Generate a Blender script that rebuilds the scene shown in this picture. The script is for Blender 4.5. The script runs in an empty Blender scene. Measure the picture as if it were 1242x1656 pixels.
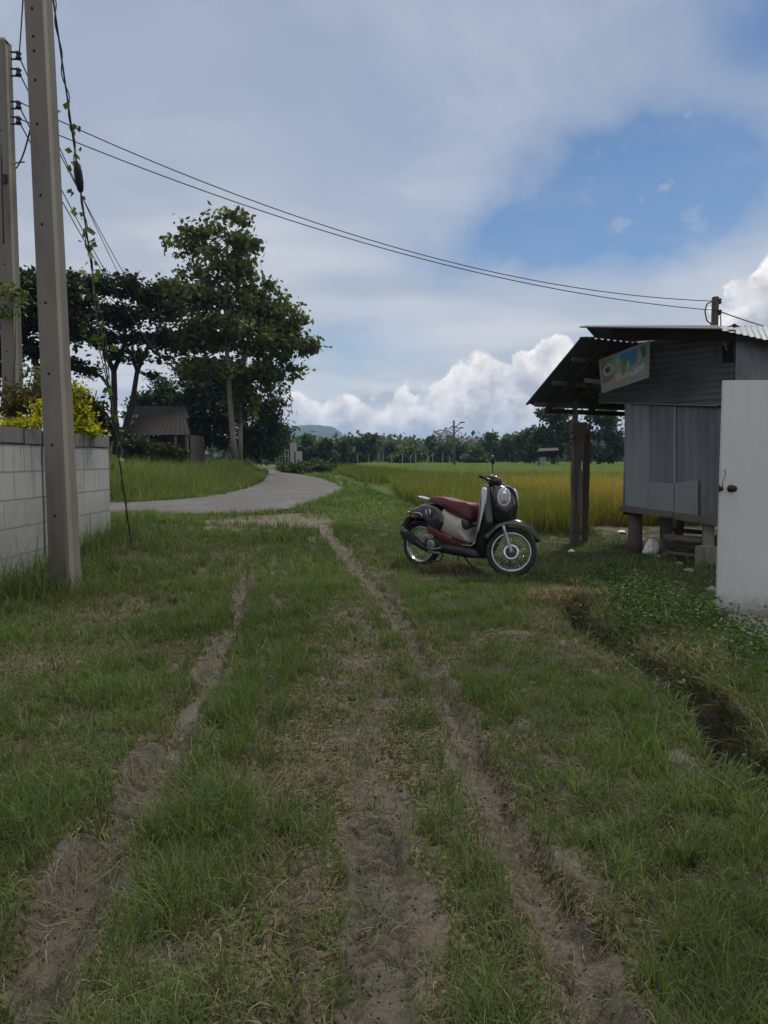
import bpy, bmesh, math, random
import numpy as np
from mathutils import Vector, Matrix
R = math.radians
rng = np.random.default_rng(7)
random.seed(7)
scn = bpy.context.scene
col = scn.collection

# ------------------------------------------------------------------ camera, sky, sun, exposure
F = 1230.0; W0, H0 = 1242.0, 1656.0; PITCH = math.atan(85 / F); CH = 1.2
cam_d = bpy.data.cameras.new('camera'); cam = bpy.data.objects.new('camera', cam_d); col.objects.link(cam)
cam.location = (0, 0, CH); cam.rotation_euler = (math.pi / 2 - PITCH, 0, 0)
cam_d.sensor_fit = 'HORIZONTAL'; cam_d.sensor_width = 36; cam_d.lens = 36 * F / W0
cam_d.clip_start = 0.05; cam_d.clip_end = 6000
scn.camera = cam
scn.view_settings.view_transform = 'Standard'; scn.view_settings.look = 'None'
scn.view_settings.gamma = 1; scn.view_settings.exposure = 0.42
SUN_EL, SUN_AZ = 58, 35          # degrees; azimuth clockwise from +Y
sd = bpy.data.lights.new('sun', 'SUN'); sun = bpy.data.objects.new('sun', sd); col.objects.link(sun)
sd.energy = 2.3; sd.angle = R(10); sd.color = (1.0, .95, .88)
_d = Vector((math.sin(R(SUN_AZ)) * math.cos(R(SUN_EL)), math.cos(R(SUN_AZ)) * math.cos(R(SUN_EL)), math.sin(R(SUN_EL))))
sun.rotation_euler = _d.to_track_quat('Z', 'Y').to_euler(); sun.location = (20, 20, 40)


class NT:
    """small helper to write node trees as expressions"""
    def __init__(s, tree):
        s.t = tree; s.n = tree.nodes; s.l = tree.links
    def put(s, inp, v):
        if isinstance(v, bpy.types.NodeSocket): s.l.new(v, inp)
        elif isinstance(v, (tuple, list)):
            if len(v) == 3 and len(inp.default_value) == 4: v = (*v, 1)
            inp.default_value = v
        else: inp.default_value = v
    def node(s, typ, **kw):
        n = s.n.new(typ)
        for k, v in kw.items(): setattr(n, k, v)
        return n
    def m(s, op, a, b=0.0, c=None, clamp=False):
        n = s.node('ShaderNodeMath', operation=op, use_clamp=clamp)
        s.put(n.inputs[0], a); s.put(n.inputs[1], b)
        if c is not None: s.put(n.inputs[2], c)
        return n.outputs[0]
    def ss(s, v, lo, hi):
        n = s.node('ShaderNodeMapRange', interpolation_type='SMOOTHSTEP')
        s.put(n.inputs[0], v); s.put(n.inputs[1], lo); s.put(n.inputs[2], hi)
        return n.outputs[0]
    def mix(s, f, a, b, mode='MIX'):
        n = s.node('ShaderNodeMix', data_type='RGBA', blend_type=mode)
        s.put(n.inputs[0], f); s.put(n.inputs[6], a); s.put(n.inputs[7], b)
        return n.outputs[2]
    def noise(s, vec, scale, detail=4, rough=.55, dist=0, col=False):
        n = s.node('ShaderNodeTexNoise'); n.inputs['Scale'].default_value = scale
        n.inputs['Detail'].default_value = detail; n.inputs['Roughness'].default_value = rough
        n.inputs['Distortion'].default_value = dist
        if vec is not None: s.l.new(vec, n.inputs['Vector'])
        return n.outputs[1 if col else 0]
    def comb(s, x, y, z):
        n = s.node('ShaderNodeCombineXYZ'); s.put(n.inputs[0], x); s.put(n.inputs[1], y); s.put(n.inputs[2], z)
        return n.outputs[0]


world = bpy.data.worlds.new('World'); scn.world = world; world.use_nodes = True
world.node_tree.nodes.clear(); w = NT(world.node_tree)
tc = w.node('ShaderNodeTexCoord'); sx = w.node('ShaderNodeSeparateXYZ'); w.l.new(tc.outputs['Generated'], sx.inputs[0])
DX, DY, DZ = sx.outputs
AZ = w.m('DEGREES', w.m('ARCTAN2', DX, DY)); EL = w.m('DEGREES', w.m('ARCSINE', DZ))
nz = w.m('ADD', w.m('MAXIMUM', DZ, 0.0), .10)
P = w.comb(w.m('DIVIDE', DX, nz), w.m('DIVIDE', DY, nz), 0.0)
P2 = w.comb(w.m('MULTIPLY', w.m('DIVIDE', DX, nz), .55), w.m('DIVIDE', DY, nz), 3.0)
n_big = w.noise(P, .75, 3, .5, .4); n_mid = w.noise(P2, 1.5, 7, .56, .9)
def gauss(v, c, s_):
    t = w.m('DIVIDE', w.m('SUBTRACT', v, c), s_)
    return w.m('EXPONENT', w.m('MULTIPLY', w.m('MULTIPLY', t, t), -1.0))
warp = w.noise(tc.outputs['Generated'], 5.0, 5, .6)
warp2 = w.noise(w.comb(w.m('ADD', DX, 7.0), DY, DZ), 4.0, 5, .6)
AZw = w.m('ADD', AZ, w.m('MULTIPLY', w.m('SUBTRACT', warp, .5), 14.0))
ELw = w.m('ADD', EL, w.m('MULTIPLY', w.m('SUBTRACT', warp2, .5), 9.0))
# blue openings: one main, a streak leading up to the right, a faint low one
ELt = w.m('SUBTRACT', ELw, w.m('MULTIPLY', w.m('SUBTRACT', AZw, 17.0), .16))
gap1 = w.m('MULTIPLY', w.m('MULTIPLY', gauss(AZw, 18.5, 8.0), gauss(ELt, 17.8, 3.9)), 1.25)
gap1b = w.m('MULTIPLY', w.m('MULTIPLY', gauss(AZw, 12.0, 8.0), gauss(ELw, 15.2, 1.6)), .55)
gap2 = w.m('MULTIPLY', w.m('MULTIPLY', gauss(AZw, 27.0, 6.0), gauss(ELw, 27.0, 2.6)), .55)
gap3 = w.m('MULTIPLY', w.m('MULTIPLY', gauss(AZw, -2.0, 6.0), gauss(ELw, 8.0, 2.0)), .35)
gap4 = w.m('MULTIPLY', w.m('MULTIPLY', gauss(AZw, 2.0, 10.0), gauss(ELw, 21.0, 9.0)), .13)
gap = w.m('ADD', w.m('ADD', w.m('ADD', gap1, gap1b), gap2), w.m('ADD', gap3, gap4))
streak = w.ss(n_mid, .50, .72)
cover = w.m('SUBTRACT', 1.0, w.m('MULTIPLY', gap, 1.75), clamp=True)
cover = w.m('MAXIMUM', cover, w.m('MULTIPLY', streak, .22))
cover = w.m('MULTIPLY', cover, w.m('ADD', .86, w.m('MULTIPLY', n_big, .24)), clamp=True)
# high sheet colour: bluish grey aloft, paler and warmer low down
lowf = w.ss(EL, 26.0, 5.0)
hi_c = w.mix(lowf, (.29, .335, .425), (.515, .525, .55))
hi_c = w.mix(w.m('MULTIPLY', w.ss(n_mid, .40, .66), .62), hi_c, (.50, .515, .55))
hi_c = w.mix(w.m('MULTIPLY', w.ss(n_big, .58, .40), .45), hi_c, (.235, .275, .36))
hi_c = w.mix(w.ss(EL, 31.0, 46.0), hi_c, (.66, .64, .61))  # brighter neutral cloud above the view, added to lift the light on the ground
# cumulus banks along the horizon
prof = w.m('ADD', w.m('ADD', w.m('ADD', w.m('MULTIPLY', gauss(AZ, -4.6, 3.2), 1.6), w.m('MULTIPLY', gauss(AZ, .8, 2.6), 1.2)), w.m('MULTIPLY', gauss(AZ, 7.0, 4.2), 3.6)),
           w.m('ADD', 4.3, w.m('ADD', w.m('MULTIPLY', gauss(AZ, 30.0, 8.0), 12.0), w.m('MULTIPLY', gauss(AZ, 14.0, 4.0), 4.3))))
vor = w.node('ShaderNodeTexVoronoi', feature='SMOOTH_F1'); vor.inputs['Scale'].default_value = 24; vor.inputs['Smoothness'].default_value = .3
dis = w.node('ShaderNodeVectorMath', operation='ADD'); w.l.new(tc.outputs['Generated'], dis.inputs[0])
dn = w.node('ShaderNodeVectorMath', operation='SCALE'); w.l.new(w.noise(tc.outputs['Generated'], 26, 5, .6, 0, True), dn.inputs[0]); dn.inputs['Scale'].default_value = .05
w.l.new(dn.outputs[0], dis.inputs[1]); w.l.new(dis.outputs[0], vor.inputs['Vector'])
puff = w.m('SUBTRACT', .8, w.m('MULTIPLY', vor.outputs['Distance'], 1.4))
cn = w.noise(tc.outputs['Generated'], 13, 9, .62)
edge = w.m('ADD', w.m('SUBTRACT', prof, EL), w.m('ADD', w.m('MULTIPLY', w.m('SUBTRACT', cn, .5), 4.6), w.m('MULTIPLY', w.m('SUBTRACT', puff, .5), 2.2)))
cum = w.ss(edge, -.1, .5)
rimlit = w.ss(edge, 3.2, .2)
cshade = w.m('ADD', w.m('MULTIPLY', w.ss(w.noise(tc.outputs['Generated'], 30, 6, .6), .36, .66), .55), w.m('MULTIPLY', rimlit, .50), clamp=True)
cum_c = w.mix(cshade, (.36, .37, .42), (.82, .78, .76))
flat = w.ss(EL, 3.2, .6)
cum_c = w.mix(w.m('MULTIPLY', flat, .7), cum_c, (.44, .455, .51))
wisp = w.m('MULTIPLY', w.ss(w.noise(tc.outputs['Generated'], 22, 6, .65), .56, .68), gauss(AZ, 19, 4.5))
cover = w.m('MAXIMUM', cover, w.m('MULTIPLY', wisp, .5))
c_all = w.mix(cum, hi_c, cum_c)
cover = w.m('MAXIMUM', cover, cum)
cover = w.m('MAXIMUM', cover, w.ss(EL, .6, -.5))
sky = w.node('ShaderNodeTexSky', sky_type='NISHITA', sun_disc=False)
sky.sun_elevation = R(SUN_EL); sky.sun_rotation = R(SUN_AZ); sky.air_density = 1.0; sky.dust_density = 0; sky.ozone_density = 5
bg1 = w.node('ShaderNodeBackground'); w.l.new(sky.outputs[0], bg1.inputs[0]); bg1.inputs[1].default_value = .060
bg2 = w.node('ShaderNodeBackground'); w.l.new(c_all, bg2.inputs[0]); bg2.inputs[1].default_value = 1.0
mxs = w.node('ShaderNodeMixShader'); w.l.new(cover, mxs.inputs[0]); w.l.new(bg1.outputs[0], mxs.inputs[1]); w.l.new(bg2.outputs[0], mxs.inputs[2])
wo = w.node('ShaderNodeOutputWorld'); w.l.new(mxs.outputs[0], wo.inputs[0])

# ------------------------------------------------------------------ survey helpers
cp, sp = math.cos(PITCH), math.sin(PITCH)
def at(px, py, Y):
    u = (px - W0 / 2) / F; v = (H0 / 2 - py) / F
    dy = cp + v * sp; dz = v * cp - sp
    return Vector((u / dy * Y, Y, CH + dz / dy * Y))
def onz(px, py, z=0.0):
    u = (px - W0 / 2) / F; v = (H0 / 2 - py) / F
    dy = cp + v * sp; dz = v * cp - sp
    t = (z - CH) / dz
    return (u * t, dy * t)

def _hash(i, j, s):
    h = (i.astype(np.int64) * 374761393 + j.astype(np.int64) * 668265263 + s * 974634777) & 0x7fffffff
    h = ((h ^ (h >> 13)) * 1274126177) & 0x7fffffff
    return ((h ^ (h >> 16)) & 0xffffff) / float(0xffffff)
def vnoise(x, y, s=0):
    x = np.asarray(x, float); y = np.asarray(y, float)
    i = np.floor(x).astype(np.int64); j = np.floor(y).astype(np.int64); fx = x - i; fy = y - j
    fx = fx * fx * (3 - 2 * fx); fy = fy * fy * (3 - 2 * fy)
    return ((_hash(i, j, s) * (1 - fx) + _hash(i + 1, j, s) * fx) * (1 - fy) + (_hash(i, j + 1, s) * (1 - fx) + _hash(i + 1, j + 1, s) * fx) * fy)
def fbm(x, y, scale, octs=4, s=0):
    a = 0; amp = .5; tot = 0; x = np.asarray(x, float) * scale; y = np.asarray(y, float) * scale
    for k in range(octs):
        a = a + amp * vnoise(x + 17.3 * k, y - 9.1 * k, s + k); tot += amp; x = x * 2.03; y = y * 2.03; amp *= .52
    return a / tot
def ss(a, b, x):
    t = np.clip((np.asarray(x, float) - a) / (b - a), 0, 1); return t * t * (3 - 2 * t)

# track features, surveyed on the flat ground: (px, py, half width in px)
def path(pts, z=0.0):
    o = []
    for px, py, hw in pts:
        X, Y = onz(px, py, z); X2, _ = onz(px + hw, py, z); o.append((X, Y, X2 - X))
    return np.array(o)
RUT_L = path([(398, 900, 8), (396, 950, 11), (378, 1010, 15), (345, 1080, 21), (305, 1150, 30), (262, 1240, 40), (200, 1330, 44), (128, 1450, 54), (60, 1580, 66), (5, 1720, 80)])
RUT_M = path([(440, 900, 4), (442, 960, 7), (440, 1050, 12), (425, 1150, 18), (430, 1250, 20), (470, 1400, 16), (480, 1700, 16)])
RUT_C = path([(575, 985, 14), (585, 1050, 32), (598, 1150, 42), (605, 1250, 38), (622, 1350, 54), (630, 1450, 62), (625, 1560, 62), (620, 1720, 72)])
RUT_R = path([(455, 852, 14), (520, 872, 11), (562, 905, 10), (590, 932, 11), (622, 968, 12), (655, 1015, 16), (688, 1070, 20), (733, 1160, 25), (780, 1255, 31), (838, 1370, 38), (895, 1470, 48), (950, 1570, 58), (1005, 1720, 68)])
DITCH = path([(915, 985, 26), (955, 1010, 34), (1010, 1065, 30), (1085, 1112, 30), (1150, 1160, 36), (1225, 1232, 44), (1330, 1330, 60), (1480, 1480, 80)])
def pdist(P_, x, y):
    """signed-width distance: returns d / halfwidth, and d, to a polyline"""
    best = np.full(np.shape(x), 1e9); bd = np.full(np.shape(x), 1e9)
    for a, b in zip(P_[:-1], P_[1:]):
        dx, dy = b[0] - a[0], b[1] - a[1]; L = dx * dx + dy * dy
        t = np.clip(((x - a[0]) * dx + (y - a[1]) * dy) / L, 0, 1)
        d = np.hypot(x - a[0] - t * dx, y - a[1] - t * dy); hw = a[2] + t * (b[2] - a[2])
        q = d / hw; m = q < best; best = np.where(m, q, best); bd = np.where(m, d, bd)
    return best, bd

# asphalt lane: left/near edge and far/inner edge
ZR = .22
EDGE_A = [(-300, 838), (0, 836), (120, 832), (215, 829), (300, 832), (380, 834), (455, 828), (515, 811), (556, 797), (558, 788), (530, 776), (495, 769), (462, 763.5), (440, 760), (424, 757)]
EDGE_B = [(-300, 818), (0, 816), (120, 814.5), (215, 813), (280, 809), (330, 804), (372, 797), (402, 789), (422, 780), (432, 772), (433, 766), (430, 762), (424, 759.5), (414, 757.5), (402, 755.5)]
ra = np.array([onz(a, b, ZR) for a, b in EDGE_A]); rb = np.array([onz(a, b, ZR) for a, b in EDGE_B])
def resample(p, n):
    p = np.array(p); d = np.r_[0, np.cumsum(np.hypot(*np.diff(p, axis=0).T))]
    t = np.linspace(0, d[-1], n); q = np.c_[np.interp(t, d, p[:, 0]), np.interp(t, d, p[:, 1])]
    for _ in range(6): q[1:-1] = (q[:-2] + 2 * q[1:-1] + q[2:]) / 4
    return q
def resample_pair(a, b, n):
    """points along edge a, each paired with the nearest point of edge b"""
    def dens(p, k):
        d = np.r_[0, np.cumsum(np.hypot(*np.diff(p, axis=0).T))]; t = np.linspace(0, d[-1], k); q = np.c_[np.interp(t, d, p[:, 0]), np.interp(t, d, p[:, 1])]
        for _ in range(10): q[1:-1] = (q[:-2] + 2 * q[1:-1] + q[2:]) / 4
        return q
    A, B = dens(a, n), dens(b, n * 4); P_ = [];
    for q in A: P_.append(B[np.argmin(np.hypot(*(B - q).T))])
    P_ = np.array(P_)
    for _ in range(6): P_[1:-1] = (P_[:-2] + 2 * P_[1:-1] + P_[2:]) / 4
    return A, P_
ROADA, ROADB = resample_pair(ra, rb, 240)
rc = (ROADA + ROADB) / 2; rw = np.hypot(*(ROADA - ROADB).T) / 2
ROADC = np.c_[rc, rw]

def gz(x, y, detail=True):
    x = np.asarray(x, float); y = np.asarray(y, float)
    z = .2 * ss(8.6, 12.5, y) + .22 * ss(-2.3, -3.5, x) * ss(6.3, 9.2, y) * ss(12.8, 11, y)
    z = z - .13 * ss(2.0, 2.8, x) * ss(8.2, 6.6, y)
    z = z + .25 * ss(-5, -8, x) * ss(19, 22, y) * ss(60, 40, y)
    if detail:
        near = ss(16, 9, y) * ss(9, 6, np.abs(x))
        z = z + near * (.035 * (fbm(x, y, 1.1, 3, 3) - .5) + .03 * (fbm(x, y, 6, 3, 5) - .5))
        wx = x + .10 * (fbm(x, y, 2.2, 3, 11) - .5)
        q, d = pdist(RUT_L, wx, y); z = z - .065 * ss(1.15, .3, q) + .02 * np.exp(-((q - 1.5) / .4) ** 2)
        q, d = pdist(RUT_M, wx, y); z = z - .02 * ss(1.3, .3, q)
        q, d = pdist(RUT_C, wx, y); z = z - .012 * ss(1.2, .5, q)
        # tyre print in the centre strip
        tr = ss(.075, .055, np.abs(x + .012 + .02 * (y - 2))) * ss(2.75, 2.3, y)
        ph = np.abs(x + .012 + .02 * (y - 2)) * 1.0
        z = z - tr * (.001 + .021 * ss(-.5, .3, np.sin((y + ph) * 2 * math.pi / .052)) * ss(.32, .45, fbm(x, y, 9, 2, 21)))
        q, d = pdist(RUT_R, wx, y); z = z - .05 * ss(1.35, .35, q) * ss(10.5, 8, y) + .016 * np.exp(-((q - 1.5) / .4) ** 2) * ss(9, 7, y) * (x > .1) * (.4 + 1.2 * fbm(x, y, 5, 2, 9))
        bare = np.clip(ss(1.3, .6, pdist(RUT_C, wx, y)[0]) + ss(1.2, .8, q) + ss(1.2, .8, pdist(RUT_L, wx, y)[0]), 0, 1)
        z = z + bare * near * (1 - .75 * tr) * (.030 * (fbm(x, y, 20, 4, 31) - .5) + .022 * ss(.5, .68, fbm(x, y, 11, 3, 33)))
        q, d = pdist(DITCH, x + .30 * (fbm(x, y, 2.6, 3, 14) - .5), y)
        z = z - .46 * ss(1.25, .35, q) * (.22 + .85 * ss(.40, .58, fbm(x, y, 2.2, 2, 17))) * ss(0, 1.2, y) + .06 * np.exp(-((x - 2.1) / .5) ** 2) * ss(7, 6, y)
    return z
def gz1(x, y): return float(gz(np.array([x]), np.array([y]))[0])

# ------------------------------------------------------------------ object helpers
def tag(o, label=None, cat=None, group=None, kind=None):
    if label: o['label'] = label
    if cat: o['category'] = cat
    if group: o['group'] = group
    if kind: o['kind'] = kind
    return o
def empty(name, loc, rz=0, label=None, cat=None, group=None):
    o = bpy.data.objects.new(name, None); col.objects.link(o); o.location = loc; o.rotation_euler = (0, 0, rz)
    o.empty_display_size = .2
    return tag(o, label, cat, group)
def link(name, me, m, parent=None, world_coords=True):
    o = bpy.data.objects.new(name, me); col.objects.link(o)
    if m: me.materials.append(m)
    if parent is not None:
        o.parent = parent
        if world_coords:
            o.matrix_parent_inverse = Matrix.LocRotScale(parent.location, parent.rotation_euler, parent.scale).inverted()
    return o
def smooth(me):
    me.polygons.foreach_set('use_smooth', [True] * len(me.polygons))
def np_mesh(name, V, idx, sizes, m, tint=None, parent=None, sm=False):
    me = bpy.data.meshes.new(name); V = np.asarray(V, np.float32); idx = np.asarray(idx, np.int32).ravel(); sizes = np.asarray(sizes, np.int32)
    me.vertices.add(len(V)); me.vertices.foreach_set('co', V.ravel())
    me.loops.add(len(idx)); me.loops.foreach_set('vertex_index', idx)
    st = np.r_[0, np.cumsum(sizes)[:-1]].astype(np.int32)
    me.polygons.add(len(sizes)); me.polygons.foreach_set('loop_start', st); me.polygons.foreach_set('loop_total', sizes)
    if tint is not None:
        a = me.color_attributes.new('tint', 'FLOAT_COLOR', 'POINT')
        a.data.foreach_set('color', np.c_[tint, np.ones(len(V))].astype(np.float32).ravel())
    me.update(calc_edges=True); me.validate()
    if sm: smooth(me)
    return link(name, me, m, parent)


class MB:
    def __init__(s): s.v = []; s.f = []
    def add(s, v, f):
        n = len(s.v); s.v += [tuple(p) for p in v]; s.f += [tuple(i + n for i in q) for q in f]; return s
    def box(s, c, size, rz=0, ax=None):
        hx, hy, hz = [k / 2 for k in size]; c = Vector(c); M = ax or Matrix.Rotation(rz, 3, 'Z')
        v = [c + M @ Vector((a * hx, b * hy, d * hz)) for d in (-1, 1) for b in (-1, 1) for a in (-1, 1)]
        return s.add(v, [(0, 2, 3, 1), (4, 5, 7, 6), (0, 1, 5, 4), (2, 6, 7, 3), (0, 4, 6, 2), (1, 3, 7, 5)])
    def bar(s, a, b, wd, ht, up=(0, 0, 1)):
        a = Vector(a); b = Vector(b); d = b - a; L = d.length; d.normalize(); u = Vector(up); sd_ = d.cross(u)
        if sd_.length < 1e-4: sd_ = d.cross(Vector((0, 1, 0)))
        sd_.normalize(); u = sd_.cross(d)
        return s.box((a + b) / 2, (L, wd, ht), ax=Matrix((d, sd_, u)).transposed())
    def tube(s, pts, rad, n=8, cap=True):
        pts = [Vector(p) for p in pts]; k = len(pts)
        if not isinstance(rad, (list, tuple)): rad = [rad] * k
        prev = None; rings = []
        for i, p in enumerate(pts):
            d = (pts[min(i + 1, k - 1)] - pts[max(i - 1, 0)]).normalized()
            if prev is None:
                a = d.cross(Vector((0, 0, 1)))
                if a.length < .05: a = d.cross(Vector((0, 1, 0)))
            else: a = prev - d * prev.dot(d)
            a.normalize(); prev = a; b = d.cross(a)
            rings.append([p + (a * math.cos(2 * math.pi * j / n) + b * math.sin(2 * math.pi * j / n)) * rad[i] for j in range(n)])
        v = [q for r_ in rings for q in r_]; f = []
        for i in range(k - 1):
            for j in range(n): f.append((i * n + j, i * n + (j + 1) % n, (i + 1) * n + (j + 1) % n, (i + 1) * n + j))
        if cap: f.append(tuple(range(n - 1, -1, -1))); f.append(tuple(range((k - 1) * n, k * n)))
        return s.add(v, f)
    def torus(s, c, ax, R_, r_, n=40, m_=10):
        c = Vector(c); ax = Vector(ax).normalized(); a = ax.cross(Vector((0, 0, 1))); a = a.normalized() if a.length > .1 else Vector((1, 0, 0)); b = ax.cross(a)
        if not isinstance(r_, tuple): r_ = (r_, r_)
        v = []; f = []
        for i in range(n):
            t = 2 * math.pi * i / n; d = a * math.cos(t) + b * math.sin(t)
            for j in range(m_):
                q = 2 * math.pi * j / m_; v.append(c + d * (R_ + r_[0] * math.cos(q)) + ax * r_[1] * math.sin(q))
        for i in range(n):
            for j in range(m_): f.append((i * m_ + j, ((i + 1) % n) * m_ + j, ((i + 1) % n) * m_ + (j + 1) % m_, i * m_ + (j + 1) % m_))
        return s.add(v, f)
    def prism(s, pts, off):
        n = len(pts); off = Vector(off); v = [Vector(p) for p in pts] + [Vector(p) + off for p in pts]
        return s.add(v, [tuple(range(n - 1, -1, -1)), tuple(range(n, 2 * n))] + [(i, (i + 1) % n, n + (i + 1) % n, n + i) for i in range(n)])
    def corr(s, p0, p1, p2, p3, waves, amp, along='u', other=2, thick=.004):
        """corrugated sheet on the quad p0 p1 (bottom) p2 p3 (top), with thickness"""
        p0, p1, p2, p3 = map(Vector, (p0, p1, p2, p3)); nrm = (p1 - p0).cross(p3 - p0).normalized()
        nu = waves * 8 if along == 'u' else other; nv = waves * 8 if along == 'v' else other
        def P_(i, j, o):
            a, b = i / nu, j / nv; t = a if along == 'u' else b
            return (p0 * (1 - a) + p1 * a) * (1 - b) + (p3 * (1 - a) + p2 * a) * b + nrm * (amp * math.sin(t * waves * 2 * math.pi) + o)
        v = []; f = []
        for o in (0, -thick):
            for j in range(nv + 1):
                for i in range(nu + 1): v.append(P_(i, j, o))
        N = (nu + 1) * (nv + 1)
        for j in range(nv):
            for i in range(nu):
                a = j * (nu + 1) + i; q = (a, a + 1, a + nu + 2, a + nu + 1); f.append(q); f.append(tuple(N + k for k in reversed(q)))
        bd = [j * (nu + 1) for j in range(nv + 1)], [j * (nu + 1) + nu for j in range(nv + 1)], list(range(nu + 1)), [nv * (nu + 1) + i for i in range(nu + 1)]
        for e in bd:
            for a, b in zip(e[:-1], e[1:]): f.append((a, b, N + b, N + a))
        return s.add(v, f)
    def build(s, name, m, parent=None, sm=False, bevel=0, world_coords=True):
        me = bpy.data.meshes.new(name); me.from_pydata(s.v, [], s.f)
        bm = bmesh.new(); bm.from_mesh(me); bmesh.ops.recalc_face_normals(bm, faces=bm.faces)
        if bevel: bmesh.ops.bevel(bm, geom=[e for e in bm.edges if len(e.link_faces) == 2 and e.calc_face_angle() > .6], offset=bevel, segments=2, affect='EDGES', clamp_overlap=True)
        bm.to_mesh(me); bm.free()
        if sm: smooth(me)
        return link(name, me, m, parent, world_coords)

# ------------------------------------------------------------------ materials
def mat(name, base, rough=.7, metal=0, var=.25, scale=6, bump=0, bscale=40, spec=.4, dirt=None, dscale=2.0, damt=.5, stretch=(1, 1, 1), coat=0, extra=None):
    m_ = bpy.data.materials.new(name); m_.use_nodes = True; m_.node_tree.nodes.clear(); t = NT(m_.node_tree)
    b = t.node('ShaderNodeBsdfPrincipled'); o = t.node('ShaderNodeOutputMaterial'); t.l.new(b.outputs[0], o.inputs[0])
    tc_ = t.node('ShaderNodeTexCoord'); mp = t.node('ShaderNodeMapping'); t.l.new(tc_.outputs['Object'], mp.inputs[0]); mp.inputs['Scale'].default_value = stretch
    vec = mp.outputs[0]
    c = t.mix(t.noise(vec, scale, 5, .6), tuple(k * (1 - var) for k in base), tuple(min(1, k * (1 + var)) for k in base))
    if dirt: c = t.mix(t.m('MULTIPLY', t.ss(t.noise(vec, dscale, 6, .65), .45, .7), damt), c, dirt)
    if extra: c = extra(t, vec, c)
    t.l.new(c, b.inputs['Base Color'])
    b.inputs['Metallic'].default_value = metal; b.inputs['Specular IOR Level'].default_value = spec
    t.l.new(t.m('ADD', rough - .08, t.m('MULTIPLY', t.noise(vec, scale * 3, 3), .16)), b.inputs['Roughness'])
    if coat: b.inputs['Coat Weight'].default_value = coat; b.inputs['Coat Roughness'].default_value = .08
    if bump:
        bn = t.node('ShaderNodeBump'); bn.inputs['Strength'].default_value = bump; bn.inputs['Distance'].default_value = .01
        t.l.new(t.noise(vec, bscale, 5, .6), bn.inputs['Height']); t.l.new(bn.outputs[0], b.inputs['Normal'])
    return m_
def leafmat(name, rough=.55, trans=.35, mul=(1, 1, 1)):
    m_ = bpy.data.materials.new(name); m_.use_nodes = True; m_.node_tree.nodes.clear(); t = NT(m_.node_tree)
    a = t.node('ShaderNodeAttribute', attribute_name='tint')
    c = t.mix(1.0, a.outputs[0], mul, 'MULTIPLY')
    b = t.node('ShaderNodeBsdfPrincipled'); t.l.new(c, b.inputs['Base Color']); b.inputs['Roughness'].default_value = rough; b.inputs['Specular IOR Level'].default_value = .15
    tr = t.node('ShaderNodeBsdfTranslucent'); c2 = t.mix(1.0, c, (1.15, 1.25, .5), 'MULTIPLY'); t.l.new(c2, tr.inputs[0])
    mx = t.node('ShaderNodeMixShader'); mx.inputs[0].default_value = trans; t.l.new(b.outputs[0], mx.inputs[1]); t.l.new(tr.outputs[0], mx.inputs[2])
    o = t.node('ShaderNodeOutputMaterial'); t.l.new(mx.outputs[0], o.inputs[0]); return m_

M = {}
M['leaf'] = leafmat('leaf'); M['grass'] = leafmat('grass_blade', .6, .35); M['straw'] = leafmat('straw', .8, .15)
M['bark'] = mat('bark', (.11, .095, .075), .9, var=.4, scale=12, bump=.6, bscale=30, stretch=(1, 1, .25))
M['bark_pale'] = mat('bark_pale', (.22, .19, .15), .9, var=.3, scale=8, bump=.4, stretch=(1, 1, .3))
M['concrete'] = mat('concrete_pole', (.20, .18, .150), .85, var=.18, scale=3, bump=.25, bscale=70, dirt=(.095, .083, .066), dscale=2.2, damt=.65, stretch=(1, 1, .35))
M['hole'] = mat('hole_dark', (.012, .011, .01), .9)
M['black'] = mat('black_plastic', (.014, .014, .016), .45, var=.2)
M['rubber'] = mat('rubber', (.022, .022, .023), .8, bump=.2, bscale=80, dirt=(.09, .075, .06), dscale=6, damt=.5)
M['wire'] = mat('wire', (.02, .02, .022), .6)
M['steel'] = mat('galvanised', (.33, .34, .35), .5, metal=.6)

# ------------------------------------------------------------------ the ground
def axis(parts):
    o = []
    for a, b, st in parts: o.append(np.arange(a, b, st))
    return np.concatenate(o)
def geo(a, b, r_=1.12, s0=.25):
    o = [a]; st = s0
    while o[-1] < b: o.append(o[-1] + st); st *= r_
    return np.array(o)
gx = np.concatenate([-geo(9.0, 3000)[::-1], axis([(-8.9, -4, .12), (-4, -1.5, .035), (-1.5, -.2, .016), (-.2, .16, .010), (.16, 1.5, .016), (1.5, 3.8, .03), (3.8, 9, .12)]), geo(9.0, 3000)])
gy = np.concatenate([-geo(2.0, 60)[::-1], axis([(-1.9, 1.2, .15), (1.2, 2.8, .0095), (2.8, 3.2, .015), (3.2, 6.5, .025), (6.5, 12, .05), (12, 32, .2)]), geo(32, 3500)])
GX, GY = np.meshgrid(gx, gy); xx = GX.ravel(); yy = GY.ravel(); zz = gz(xx, yy)
nx, ny = len(gx), len(gy)
I, J = np.meshgrid(np.arange(nx - 1), np.arange(ny - 1)); a_ = (J * nx + I).ravel()
quads = np.c_[a_, a_ + 1, a_ + nx + 1, a_ + nx]

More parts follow.
